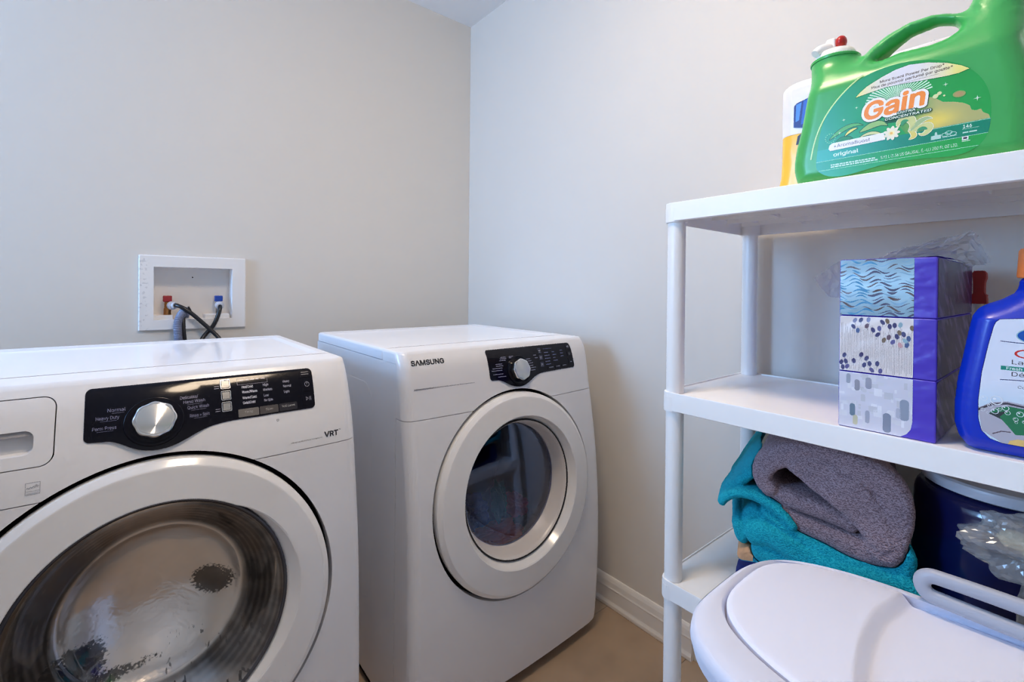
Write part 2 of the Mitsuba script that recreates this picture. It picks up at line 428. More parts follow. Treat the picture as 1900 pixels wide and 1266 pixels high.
def machine(key, x0, P, yb, washer):
    R, Rb, ysea = 0.028, 0.045, -0.8835
    def Y(u, z):
        un = np.clip((u - MW / 2) / (MW / 2), -1, 1)
        y = P(np.clip(z, 0, 0.9573)) - 0.012 * (1 - un * un) * np.clip((0.957 - z) / 0.15, 0, 1)
        rt = 0.008; q = np.clip(z - (0.9578 - rt), 0, rt)
        return y + rt - np.sqrt(rt * rt - q * q)
    def fn(u, z, d):
        return x0 + u, Y(u, z) - d, z
    def edge(u, r):
        q = np.clip(r - np.minimum(u, MW - u), 0, r)
        return r - np.sqrt(np.maximum(r * r - q * q, 0))
    us = np.unique(np.concatenate([R * (1 - np.cos(np.linspace(0, np.pi / 2, 9))), np.linspace(R, MW - R, 33), MW - R * (1 - np.cos(np.linspace(0, np.pi / 2, 9)))]))
    def shell(zlo, zhi, nz, yback, extra_top=()):
        L = []
        ts = np.concatenate([np.linspace(0, 1, nz), []])
        zb = zlo(us) if callable(zlo) else np.full(len(us), zlo)
        for t in ts:
            z = zb + (zhi - zb) * t
            y = np.minimum(Y(us, z) + edge(us, R), yback - 0.001)
            fr = np.stack([x0 + us, y, z], 1)
            zl = np.array([z[0], z[-1]])
            bk = [[x0 + MW, yback, z[-1]], [x0 + MW * 0.5, yback, z[len(z) // 2]], [x0, yback, z[0]]]
            L.append(np.vstack([fr, bk]))
        return loft(L)
    DU, DZC = 0.343, 0.5535
    OU, OZ = -0.004, -0.005            # the door ring sits a little low and left of the window
    IU, IZ = (-0.004, 0.006) if washer else (0.0, 0.0)
    def ycut(r, y0, y1, du=0.0, dz=0.0):
        c = trimesh.creation.cylinder(radius=r, height=abs(y1 - y0), sections=128)
        c.apply_transform(trimesh.transformations.rotation_matrix(math.pi / 2, [1, 0, 0]))
        c.apply_translation([x0 + DU + du, (y0 + y1) / 2, DZC + dz]); return man(c)
    hole = ycut(0.2820, -1.2, -0.80, OU, OZ)
    zl = lambda u: 0.036 + edge(u, Rb)
    # lower front, with the round opening for the door
    low = man(shell(zl, 0.7900, 40, ysea)) - hole
    obj(key + '__front_panel', tri(low), ENAMEL, smooth=25)
    zt = np.concatenate([np.linspace(0.7915, 0.9498, 14), 0.9498 + 0.008 * np.sin(np.linspace(0.15, np.pi / 2, 8))])
    L = []
    for z in zt:
        zz = np.full(len(us), z)
        y = Y(us, zz) + edge(us, R)
        inset = 0.006 * (1 - math.sqrt(max(0, 1 - max(0, (z - 0.9498) / 0.008) ** 2)))
        L.append(np.vstack([np.stack([np.clip(x0 + us, x0 + inset, x0 + MW - inset), y, zz], 1), [[x0 + MW - inset, -0.801, z], [x0 + MW / 2, -0.801, z], [x0 + inset, -0.801, z]]]))
    fas = man(loft(L))
    cab_front = man(bx((x0 - 1, -0.8815, 0.7), (x0 + 2, -0.5, 0.9279)))
    fas = (fas - cab_front) - hole
    if washer:
        rec = man(rbox((x0 + 0.05, -0.9, 0.8595), (x0 + 0.1845, -1.2, 0.8935), 0.011, 24))
        dr_poly = Polygon(rrect(0.028, 0.8405, 0.2085, 0.9395, 0.017, 8))
        gap = dr_poly.difference(dr_poly.buffer(-0.0016))
        fas = fas - man(prism(dr_poly, 0.2, lambda u, z, d: (x0 + u, -1.1 + d * 1.0, z)))
    obj(key + '__control_fascia', tri(fas), ENAMEL, smooth=25)
    if washer:
        fill = dr_poly.buffer(-0.0016)
        drw = man(slab(fill, 0.008, lambda u, z: 0 * u, -0.028, fn))
        pocket = man(slab(Polygon(rrect(0.055, 0.8595, 0.1845, 0.8935, 0.012, 8)), 0.008, lambda u, z: 0 * u + 0.01, -0.022 + 0.0, fn))
        obj(key + '__detergent_drawer', tri(drw - pocket), ENAMEL, smooth=25)
        obj(key + '__detergent_drawer__seam', prism(dr_poly.buffer(0.001), 0.003, lambda u, z, d: (x0 + u, Y(u, z) + 0.034 - d, z)), GAP, smooth=False)
        grip = slab(Polygon(rrect(0.056, 0.8855, 0.183, 0.8925, 0.003, 4)), 0.01, lambda u, z: 0 * u - 0.004, -0.02, fn)
        obj(key + '__detergent_drawer__grip', grip, mat('grip_grey', (150, 148, 150), 0.4), smooth=25)
    # cabinet and top
    cab = man(bx((x0, yb, 0.030), (x0 + MW, -0.8818, 0.9275))) - ycut(0.268, -1.2, -0.36)
    cab = cab - man(bx((x0 + 0.02, -0.9, 0.905), (x0 + MW - 0.02, -0.5, 0.95)))
    obj(key + '__cabinet', tri(cab), ENAMEL_SIDE, smooth=25)
    for sx in (0, 1):
        X = x0 + (MW if sx else 0); s = 1 if sx else -1
        p = rrect(-0.735, 0.24, yb + 0.05, 0.853, 0.06, 8)
        q = rrect(-0.731, 0.244, yb + 0.054, 0.849, 0.056, 8)
        obj(key + '__side_emboss', loft([np.c_[np.full(len(p), X + s * a), w] for a, w in ((-0.001, p), (0.0, p), (0.0010, q))]), ENAMEL_SIDE, smooth=20)
    def ring(i, z):
        return np.c_[rrect(x0 + i, -0.7785 - 0.021 + i * 0, x0 + MW - i, yb - i, 0.006, 4), np.full(20, z)]
    def topring(i, z, fr=0.0, r=0.01):
        q = rrect(x0 + i, -0.7995 + fr, x0 + MW - i, yb - i, r, 6)
        return np.c_[q, np.full(len(q), z)]
    Lt = [topring(0.0, 0.9290), topring(0.0, 0.950)]
    for a in np.linspace(0.2, 1, 6) * np.pi / 2:
        Lt.append(topring(0.0085 * (1 - math.cos(a)), 0.950 + 0.0085 * math.sin(a), 0))
    Lt += [topring(0.024, 0.9590, 0.018, 0.02), topring(0.027, 0.9583, 0.021, 0.02), topring(0.036, 0.9548, 0.030, 0.02), topring(0.040, 0.9541, 0.034, 0.02), topring(0.06, 0.9540, 0.05, 0.02)]
    obj(key + '__top_panel', loft(Lt), ENAMEL_TOP, smooth=35)
    for fx, fy in ((0.05, -0.84), (MW - 0.05, -0.84), (0.05, yb - 0.06), (MW - 0.05, yb - 0.06)):
        obj(key + '__foot', lathe([(0, 0.0005), (0.022, 0.0005), (0.022, 0.010), (0.012, 0.013), (0.012, 0.0298), (0, 0.0298)], 20, 2, (x0 + fx, fy, 0)), BLACK_RUB)
    obj(key + '__kick_base', bx((x0 + 0.004, yb - 0.01, 0.012), (x0 + MW - 0.004, -0.865, 0.0295)), GAP, smooth=False)

    # control panel
    ku = 0.3335 if washer else 0.3635
    if washer:
        pts = [(0.2418, 0.9435), (0.2418, 0.8640), (0.283, 0.8605)] ; r0 = 0.2418; r1 = 0.6055
        low_pts = [(0.2418, 0.8645), (0.265, 0.8628), (0.283, 0.8590), (0.3075, 0.8455), (0.3320, 0.8392), (0.365, 0.8436), (0.398, 0.8570), (0.440, 0.8656), (0.515, 0.8668), (0.602, 0.8668)]
        up = [(0.6045, 0.9435), (0.2418, 0.9435)]
    else:
        low_pts = [(0.261, 0.8625), (0.281, 0.8615), (0.300, 0.8575), (0.3255, 0.8450), (0.3600, 0.8362), (0.392, 0.8425), (0.420, 0.8555), (0.450, 0.8635), (0.520, 0.8665), (0.6045, 0.8672)]
        up = [(0.6005, 0.9440), (0.261, 0.9440)]
    lp = np.array(low_pts); cs = CubicSpline(lp[1:-1, 0], lp[1:-1, 1])
    xx = np.linspace(lp[1, 0], lp[-2, 0], 50)
    poly = Polygon(np.vstack([lp[:1], np.c_[xx, cs(xx)], lp[-1:], up])).buffer(-0.008).buffer(0.008)
    kz = 0.8815
    def dome(u, z):
        r = np.hypot(u - ku, z - kz)
        return 0.0018 + 0.006 * np.clip(1 - (r / 0.082) ** 2, 0, 1) ** 1.2
    pan = slab(poly, 0.005, dome, -0.001, fn)
    obj(key + '__control_panel', pan, BLACK_GLOSS, smooth=50)
    kd = 0.0078
    yk = float(Y(np.array(ku), np.array(kz))); tilt = math.atan(float(Y(np.array(ku), np.array(kz + 0.02)) - Y(np.array(ku), np.array(kz - 0.02))) / 0.04)
    def dial(prof, n=96, wob=None):
        a = np.arange(n) * 2 * np.pi / n
        Pt = []
        for r, d in prof:
            rr = r * (1 + (0.028 * np.cos(8 * a) if wob and r > wob else 0))
            q = np.stack([rr * np.cos(a), rr * np.sin(a), np.full(n, -d)], 1)   # u, v, -d
            v = q[:, 1]; y = q[:, 2]
            Pt.append(np.stack([x0 + ku + q[:, 0], yk + y * math.cos(tilt) + v * math.sin(tilt), kz + v * math.cos(tilt) - y * math.sin(tilt)], 1))
        t = loft(Pt); return t
    obj(key + '__control_panel__dial_ring', dial([(0.0425, 0.001), (0.0425, 0.0080), (0.0415, 0.0092), (0.0398, 0.0096), (0.0380, 0.0088), (0.034, 0.0080), (0.012, 0.0078)]), BLACK_GLOSS, smooth=40)
    def brushed(p, n, uv):
        v = (p.z - kz) / math.cos(tilt)
        r = dr.sqrt(dr.square(p.x - (x0 + ku)) + dr.square(v))
        return 0.000030 * dr.sin(r * (2 * math.pi / 0.0005))
    kn = mat(key + '_knob', (222, 219, 212), 0.17, 0.5, metallic=1.0, bump=mikit.proc(brushed, eps=3e-5))
    obj(key + '__control_panel__knob', dial([(0.0300, 0.0082), (0.0310, 0.012), (0.0312, 0.019), (0.0300, 0.0225), (0.0285, 0.0236), (0.0262, 0.0240)], wob=0.027), CHROME, smooth=25)
    obj(key + '__control_panel__knob_face', dial([(0.0262, 0.0232), (0.0258, 0.0246), (0.0250, 0.0250), (0.001, 0.0252)]), kn, smooth=30)
    pr = Print(); white = (205, 205, 214); dim = (150, 150, 165)
    def line(u, z, w, col=dim, h=0.0012): pr.add(sbox(u, z, u + w, z + h), col, 1, size=0.01)
    if washer:
        for s, u, z, w in (('Normal', .2700, .9065, .0235), ('Heavy Duty', .2555, .8955, .0300), ('Perm Press', .2515, .8805, .0305), ('Delicates/', .3700, .9130, .0275), ('Hand Wash', .3745, .9055, .0335),
                           ('Quick Wash', .3805, .8955, .0335), ('Rinse + Spin', .3838, .8818, .0300)):
            pr.add(put(text(s, 0.0052, width=w), u, z), (128, 128, 152), 1, size=0.02)
            if s != 'Delicates/': line(u + 0.006, z - 0.0026, w * 0.7, (85, 85, 105), 0.0007)
        for rows, u, ws in ((('Hot/Cold', 'Warm/Warm', 'Warm/Cold', 'Cold/Cold'), .4695, (.0195, .0265, .0245, .0215)), (('High', 'Medium', 'Low', 'No Spin'), .5068, (.0100, .0165, .0090, .0155)), (('Heavy', 'Normal', 'Light'), .5443, (.0125, .0150, .0105))):
            for k, s in enumerate(rows):
                z = (.9195, .9106, .9002, .8915)[k] + (0.0022 if u > .54 else 0)
                pr.add(put(text(s, 0.0044, True, width=ws[k]), u, z), white if u < .5 else dim, 1, size=0.02)
        box = sbox(.4625, .9258, .5165, .9372); pr.add(box.difference(box.buffer(-0.0006)), (120, 118, 130), 1, size=0.02)
        for u in (.467, .478, .486, .496, .505): line(u, .9330, 0.005 if u in (.478, .496) else 0.007, white, 0.0012)
        for z in (.927, .9235, .888, .8845): line(.424, z, 0.008, dim, 0.001)
        m, c = pr.mesh(lambda u, z, d: fn(u, z, d + dome(u, z)))
        obj(key + '__control_panel__lettering', m, PRINT, smooth=False, color=c, kind='stuff')
        # option buttons: three silver ones, three below the display, three at the right end
        sil = mat('button_silver', (150, 149, 146), 0.4, 0.5, metallic=0.6)
        for z0, z1 in ((.9222, .9385), (.9028, .9192), (.8832, .8998)):
            fr = Polygon(rrect(.4342, z0, .4508, z1, 0.002, 4)); 
            obj(key + '__control_panel__button_bezel', slab(fr.difference(fr.buffer(-0.0013)), 0.006, lambda u, z: 0.0042 + 0 * u, 0.0005, fn), CHROME, smooth=20)
            obj(key + '__control_panel__button', slab(fr.buffer(-0.0022), 0.006, lambda u, z: 0.0045 + 0 * u, 0.0005, fn), sil, smooth=20, label='square silver button')
        dark = [mat('button_dark_%d' % k, c, 0.35, 0.5, metallic=0.6) for k, c in enumerate(((120, 114, 108), (86, 80, 78), (52, 49, 54)))]
        for k, (u0, u1) in enumerate(((.4608, .4962), (.4978, .5312), (.5328, .5670))):
            obj(key + '__control_panel__button', slab(Polygon(rrect(u0, .8695, u1, .8832, 0.0015, 4)), 0.008, lambda u, z: 0.0030 + 0 * u, 0.0005, fn), dark[k], smooth=20)
        for k, (z0, z1) in enumerate(((.9275, .9415), (.9005, .9265), (.8735, .8995))):
            obj(key + '__control_panel__button', slab(Polygon(rrect(.5785, z0, .6010, z1, 0.0015, 4)), 0.008, lambda u, z: 0.0028 + 0 * u, 0.0005, fn), BLACK_GLOSS, smooth=20)
        p2 = Print(); g = (140, 140, 150)
        c0 = Point(.5905, .9140).buffer(0.0048); gapw = sbox(.5895, .9150, .5915, .921)
        p2.add(c0.difference(c0.buffer(-0.0009)).difference(gapw), g, 1); p2.add(sbox(.59, .9135, .591, .9195), g, 1)
        p2.add(Polygon([(.5855, .8905), (.5855, .8825), (.5905, .8865)]).difference(Polygon([(.5855, .8905), (.5855, .8825), (.5905, .8865)]).buffer(-0.0008)), g, 1)
        for u in (.5920, .5945): p2.add(sbox(u, .8825, u + .001, .8905), g, 1)
        for s, u, z, w in (('Temp', .4710, .8755, .015), ('Spin', .508, .8755, .013), ('Soil Level', .5375, .8765, .0250)):
            p2.add(put(text(s, 0.0040, width=w), u, z), (170, 168, 165), 1)
        for z in (.9365, .9325): p2.add(sbox(.582, z, .597, z + .0016), (84, 84, 92), 1)
        m, c = p2.mesh(lambda u, z, d: fn(u, z, d + 0.0032))
        obj(key + '__control_panel__lettering', m, PRINT, smooth=False, color=c, kind='stuff')
        p3 = Print()
        p3.add(put(text('VRT', 0.0098, True, width=0.0285), .6155, .8060).buffer(0.0002), (28, 28, 32), 1)
        p3.add(put(text('TM', 0.0022), .646, .8150), (60, 60, 64), 0)
        p3.add(put(text('VIBRATION REDUCTION TECHNOLOGY', 0.0021, shear=12, width=0.062), .5490, .8060), (70, 70, 74), 0)
        p3.add(Point(.5285, .8540).buffer(0.0022).difference(Point(.5285, .8540).buffer(0.0013)), (120, 120, 124), 0)
        b = sbox(.1787, .8045, .1950, .8215); g2 = (150, 150, 154)
        p3.add(b.difference(b.buffer(-0.0006)), g2, 0); p3.add(sbox(.1787, .8095, .195, .8100), g2, 0)
        sq = LineString([(.1805 + .0012 * t, .8135 + .0011 * math.sin(t * 2.4) + .00025 * t) for t in np.linspace(0, 10.5, 40)]).buffer(0.0004)
        p3.add(sq, g2, 0); p3.add(sbox(.1803, .8063, .1934, .8078), (190, 190, 193), 0)
        st = Polygon([(.1905 + (0.0022 if k % 2 == 0 else 0.0009) * math.sin(k * math.pi / 5), .8165 + (0.0022 if k % 2 == 0 else 0.0009) * math.cos(k * math.pi / 5)) for k in range(10)]); p3.add(st.difference(st.buffer(-0.0004)), g2, 0)
        m, c = p3.mesh(lambda u, z, d: fn(u, z, d + 0.0005))
        obj(key + '__control_fascia__lettering', m, PRINT, smooth=False, color=c, kind='stuff')
    else:
        # groups of small captions round the dial, in the display columns and beside the keys
        rr = np.random.default_rng(7)
        for z, u, w in ((.921, .306, .018), (.917, .303, .022), (.9125, .300, .022), (.9215, .335, .016), (.918, .335, .022), (.9035, .285, .022), (.8985, .285, .024), (.8925, .272, .034), (.8865, .268, .036), (.8765, .272, .034), (.869, .288, .026),
                        (.909, .397, .018), (.903, .401, .018), (.8965, .404, .020), (.8895, .406, .018), (.883, .407, .026), (.876, .406, .024), (.917, .432, .012), (.909, .436, .012)):
            line(u, z, w, (126, 128, 150), 0.0019)
        for u, ws in ((.478, (.018, .022, .024, .020, .022)), (.513, (.010, .016, .011, .019)), (.548, (.012, .013, .013))):
            for k, w in enumerate(ws): line(u, .9210 - 0.0088 * k + (0.002 if u > .54 else 0), w, (96, 104, 138), 0.002)
        line(.478, .9320, .038, (70, 78, 112), 0.0012)
        for z0, z1 in ((.9215, .936), (.902, .9165), (.8815, .896)):
            pr.add(sbox(.4555, z0, .4695, z1), (40, 44, 66), 1); line(.4575, z0 + .007, .009, (150, 152, 165), 0.0022); line(.4575, z0 + .003, .007, (120, 122, 140), 0.0016)
        m, c = pr.mesh(lambda u, z, d: fn(u, z, d + dome(u, z)))
        obj(key + '__control_panel__lettering', m, PRINT, smooth=False, color=c, kind='stuff')
        for u0, u1, z0, z1 in ((.482, .513, .8705, .8815), (.5155, .5415, .8708, .8818), (.544, .571, .8712, .882), (.579, .5975, .9245, .941), (.579, .5985, .9015, .923), (.579, .600, .8735, .900)):
            obj(key + '__control_panel__button', slab(Polygon(rrect(u0, z0, u1, z1, 0.0015, 4)), 0.008, lambda u, z: 0.0028 + 0 * u, 0.0005, fn), BLACK_GLOSS, smooth=20)
        p2 = Print()
        for u, z, w in ((.488, .876, .019), (.520, .8765, .016), (.549, .877, .016), (.584, .933, .010), (.584, .930, .008), (.586, .8845, .008)): p2.add(sbox(u, z, u + w, z + .002), (120, 124, 140), 1)
        q = Point(.5885, .9115).buffer(.004); p2.add(q.difference(q.buffer(-.0008)), (130, 134, 148), 1)
        m, c = p2.mesh(lambda u, z, d: fn(u, z, d + 0.0030)); obj(key + '__control_panel__lettering', m, PRINT, smooth=False, color=c, kind='stuff')
        p3 = Print()
        p3.add(put(text('S\u039bMSUNG', 0.0112, True, width=0.0945), .0275, .9238).buffer(0.0003), (26, 26, 32), 1)
        p3.add(Polygon([(.029, .8632), (.208, .8640), (.208, .8650), (.029, .8672)]), (160, 159, 163), 1, size=0.004)
        for k in range(16): p3.add(sbox(.030 + .0033 * k, .8640, .0322 + .0033 * k, .8664), (120, 119, 124), 2)
        m, c = p3.mesh(lambda u, z, d: fn(u, z, d + 0.0005)); obj(key + '__control_fascia__lettering', m, PRINT, smooth=False, color=c, kind='stuff')

    # door: ring that follows the bulge of the front, rebate, window, drum
    def dring(prof, n=144, rfun=None, cap=False, flat=None, shift=None):
        a = np.arange(n) * 2 * np.pi / n; L = []
        for k, (r, d) in enumerate(prof):
            rr = r + (rfun(a, k) if rfun else 0)
            sh = (IU, IZ) if shift is None else shift(r)
            u, z = DU + sh[0] + rr * np.cos(a), DZC + sh[1] + rr * np.sin(a)
            L.append(np.stack([x0 + u, (Y(u, z) if flat is None else flat(u, z)) - d, z], 1))
        return loft(L, cap) if cap else grid(L, cv=True)
    yc, slope = float(Y(np.array(DU), np.array(DZC))), float(Y(np.array(DU), np.array(DZC + 0.15)) - Y(np.array(DU), np.array(DZC - 0.15))) / 0.3
    pl = lambda u, z: yc + slope * (z - DZC)
    mixy = lambda u, z, t: t * Y(u, z) + (1 - t) * pl(u, z)
    if washer:
        pocket = lambda a: 0.021 * np.clip(np.cos(np.clip((a + 0.10) * 1.45, -np.pi / 2, np.pi / 2)), 0, 1) ** 0.9
        def rf(a, k): return pocket(np.where(a > np.pi, a - 2 * np.pi, a)) * (1 if k == 7 else 0.9 if k == 8 else 0.0)
        prof = [(0.264, -0.020), (0.2730, -0.014), (0.2735, 0.003), (0.2725, 0.0065), (0.2635, 0.0135), (0.2618, 0.0142), (0.2595, 0.0146), (0.1990, 0.0148), (0.1975, 0.0135), (0.1965, -0.0035), (0.197, -0.02)]
    else:
        rf = None
        prof = [(0.264, -0.020), (0.2730, -0.014), (0.2735, 0.003), (0.2725, 0.0065), (0.2635, 0.0140), (0.2618, 0.0148), (0.2595, 0.0153), (0.2055, 0.0175), (0.2030, 0.0155), (0.1960, 0.000), (0.1890, -0.012), (0.189, -0.03)]
    obj(key + '__door', dring(prof, 192, rf, shift=lambda r: (IU + (OU - IU) * min(1, max(0, (r - 0.2) / 0.06)), IZ + (OZ - IZ) * min(1, max(0, (r - 0.2) / 0.06)))), GLOSS_WHITE, smooth=24)
    obj(key + '__door__back_plate', dring([(0.2815, -0.030), (0.2815, -0.0285), (0.199, -0.0285), (0.199, -0.032)], 96, shift=lambda r: (OU, OZ) if r > 0.25 else (IU, IZ)), GAP, smooth=False)
    f0 = lambda u, z: pl(u, z)
    if washer:
        band = [(0.1970, -0.006), (0.1958, -0.0035), (0.1938, -0.0030), (0.1910, -0.006), (0.1892, -0.010), (0.1896, -0.02), (0.196, -0.02)]
        obj(key + '__door__glass_rim', dring(band, 144, flat=f0), mat('glass_rim', (42, 40, 46), 0.12, 0.6, coat=0.6), smooth=40)
        bowl = [(0.1902, -0.006), (0.183, -0.010), (0.171, -0.026), (0.156, -0.046), (0.144, -0.063), (0.135, -0.071), (0.131, -0.0725), (0.128, -0.0735), (0.124, -0.079), (0.110, -0.091), (0.085, -0.104), (0.055, -0.113), (0.025, -0.1165), (0.0005, -0.117)]
        def fog(p, n, uv):
            # breath of condensation on the inside of the bowl, wiped away in dark mottled patches and runs; rim and upper-left shading painted in
            u, v = (p.x - (x0 + DU + IU)) / 0.184, (p.z - DZC - IZ) / 0.184
            r = dr.sqrt(u * u + v * v); a = dr.atan2(v, u)
            fine = fbm(p.x * 330, p.y * 330, p.z * 330, 2); mid = fbm(p.x * 40, p.y * 40, p.z * 40, 3)
            def spot(cu, cv, ru, rv): return dr.exp(-(dr.square((u - cu) / ru) + dr.square((v - cv) / rv)))
            patch = 1.15 * spot(-0.60, -0.36, 0.27, 0.20) + 1.1 * spot(0.47, -0.02, 0.20, 0.15) + 0.6 * spot(-0.25, -0.56, 0.42, 0.06)
            clear = sstep(0.42, 0.62, patch * (0.55 + 0.9 * mid) * (0.5 + fine))
            rings = 0.5 + 0.5 * dr.sin(r * 150)
            rim = sstep(0.69, 0.75, r) * (0.84 + 0.22 * fbm(a * 9, r * 5, 1.0, 3) + 0.12 * rings) * (1 - 0.75 * sstep(0.45, 0.85, v) * sstep(-0.55, -0.2, u) * sstep(0.35, 0.0, u)) * (1 - 0.7 * sstep(-0.66, -0.84, v))
            runs = sstep(0.66, 0.72, noise(u * 30, v * 9, 2.0)) * sstep(0.62, 0.72, noise(u * 70, v * 40, 4.0)) * sstep(-0.35, -0.50, v)
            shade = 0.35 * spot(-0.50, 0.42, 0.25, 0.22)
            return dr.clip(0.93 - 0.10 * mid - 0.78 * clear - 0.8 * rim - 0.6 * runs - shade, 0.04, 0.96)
        steelfog = {'type': 'principled', 'base_color': rgb(218, 208, 199), 'roughness': 0.2, 'metallic': 1.0, 'specular': 0.6}
        scene['mat_bowl_glass'] = {'type': 'blendbsdf', 'weight': mikit.proc(fog), 'a': {'type': 'thindielectric', 'int_ior': 1.6}, 'b': {'type': 'twosided', 'bsdf': {'type': 'bumpmap', 'nested_texture': mikit.proc(lambda p, n, uv: 0.0018 * fbm(p.x * 20, p.y * 26, p.z * 26, 2) + 0.0004 * fbm(p.x * 240, p.y * 240, p.z * 240, 2), eps=1.5e-3), 'scale': 1.0, 'bsdf': steelfog}}}
        obj(key + '__door__glass_bowl', dring(bowl, 96, flat=f0), 'mat_bowl_glass', smooth=60)
        obj(key + '__door_gasket', dring([(0.200, -0.030), (0.194, -0.045), (0.190, -0.06), (0.192, -0.078), (0.208, -0.085), (0.205, -0.105), (0.240, -0.115)], 96, flat=f0), mat('gasket_grey', (44, 42, 43), 0.5), smooth=50)
        def steel_col(p, n, uv):
            a = dr.atan2(p.z - DZC, p.x - (x0 + DU))
            w = fbm(p.x * 9, p.y * 9, p.z * 9, 4)
            spots = sstep(0.66, 0.80, fbm(p.x * 55, p.y * 55, p.z * 55, 3)) * sstep(0.45, 0.62, w)
            hx, hz = a * 26, p.y * 95
            hole = 1 - sstep(0.22, 0.30, dr.sqrt(dr.square(hx - dr.floor(hx) - 0.5) + dr.square(hz - dr.floor(hz) - 0.5)))
            hole = hole * sstep(0.15, 0.2, dr.abs(dr.sin(a * 1.5)))
            return mixc(mixc(C(112, 106, 102), C(70, 66, 64), w), C(24, 20, 20), dr.maximum(spots * 0.0, hole * 0.8))
        steel = mat('drum_steel', mikit.proc(steel_col), 0.24, 0.5, metallic=1.0, bump=mikit.proc(lambda p, n, uv: 0.004 * fbm(p.x * 8, p.y * 8, p.z * 8, 2), eps=3e-3))
        obj(key + '__drum', dring([(0.235, -0.118), (0.250, -0.125), (0.250, -0.40), (0.238, -0.42), (0.10, -0.405), (0.06, -0.425), (0.001, -0.425)], 96, flat=f0), steel, smooth=40)
        for k in range(3):
            a0 = math.radians(40 + 120 * k); L = []
            for d in np.linspace(-0.15, -0.39, 8):
                s = math.sin(math.pi * (d + 0.14) / (-0.26)) ** 0.4
                q = []
                for w_, hgt in ((-0.045, 0), (-0.03, 0.02), (-0.012, 0.038), (0, 0.042), (0.012, 0.038), (0.03, 0.02), (0.045, 0)):
                    rad = 0.2495 - hgt * s; ang = a0 + w_ / 0.25
                    u, z = DU + IU + rad * math.cos(ang), DZC + IZ + rad * math.sin(ang)
                    q.append([x0 + u, pl(u, z) - d, z])
                L.append(q)
            obj(key + '__drum__paddle', grid(L), steel, smooth=40)
    else:
        cone = [(0.1885, -0.013), (0.1845, -0.0150), (0.1800, -0.024), (0.1740, -0.045), (0.1700, -0.058), (0.1690, -0.066)]
        obj(key + '__door__seal', dring([(0.1905, -0.0125), (0.1890, -0.0105), (0.1870, -0.0115), (0.1868, -0.0165)], 144, flat=f0), BLACK_RUB, smooth=40)
        obj(key + '__door__window_well', dring(cone, 144, flat=f0), mat('well_grey', (196, 190, 186), 0.3), smooth=40)
        scene['mat_dryer_glass'] = {'type': 'thindielectric', 'int_ior': 1.8, 'specular_reflectance': rgb(222, 230, 255), 'specular_transmittance': rgb(150, 155, 190)}
        pane = [(0.1695, -0.060)] + [(0.1695 * math.cos(t), -0.060 + 0.004 * math.sin(t)) for t in np.linspace(0.2, math.pi / 2 - 0.004, 8)]
        obj(key + '__door__window_pane', dring(pane, 96, flat=f0), 'mat_dryer_glass', smooth=60)
        drum = mat('dryer_drum', (28, 28, 42), 0.45, 0.5, metallic=0.3)
        obj(key + '__drum', dring([(0.172, -0.068), (0.240, -0.09), (0.250, -0.10), (0.250, -0.42), (0.001, -0.43)], 96, flat=f0), drum, smooth=40)
    return fn

wfn = machine('washing_machine', -0.940 - MW, PW, -0.2766, True)
tag('washing_machine', 'white front-load washing machine with silver-lined porthole and detergent drawer, nearest the camera on the left', 'washing machine')
dfn = machine('tumble_dryer', -0.8086, PD, -0.2462, False)
tag('tumble_dryer', 'white front-load dryer in the corner with dark glass porthole, right of the washing machine', 'dryer')

def garments():
    for c, r, col, seed, lab in (((-0.455, -0.850, 0.372), (.090, .050, .030), (236, 96, 26), 3, 'orange garment at the bottom of the dryer drum behind the glass'),
                                 ((-0.385, -0.845, 0.440), (.034, .045, .034), (206, 66, 92), 6, 'pink garment in the dryer drum behind the glass'),
                                 ((-0.452, -0.850, 0.470), (.018, .035, .056), (22, 140, 92), 9, 'green garment standing up in the dryer drum behind the glass'),
                                 ((-0.530, -0.825, 0.452), (.046, .050, .045), (30, 36, 120), 12, 'dark blue garment in the dryer drum behind the glass')):
        t = trimesh.creation.icosphere(5, 1.0); v = np.asarray(t.vertices)
        k = 1 + 0.7 * (meshkit.noise(v * 2.2 + 4, seed) - 0.5) - 0.5 * np.abs(meshkit.noise(v * 5 + 8, seed + 1) - 0.5)
        obj('garment', TM(v * k[:, None] * np.array(r) + np.array(c), t.faces), mat('garment_%d' % seed, col, 0.8, 0.2), smooth=True, label=lab, cat='garment')
garments()
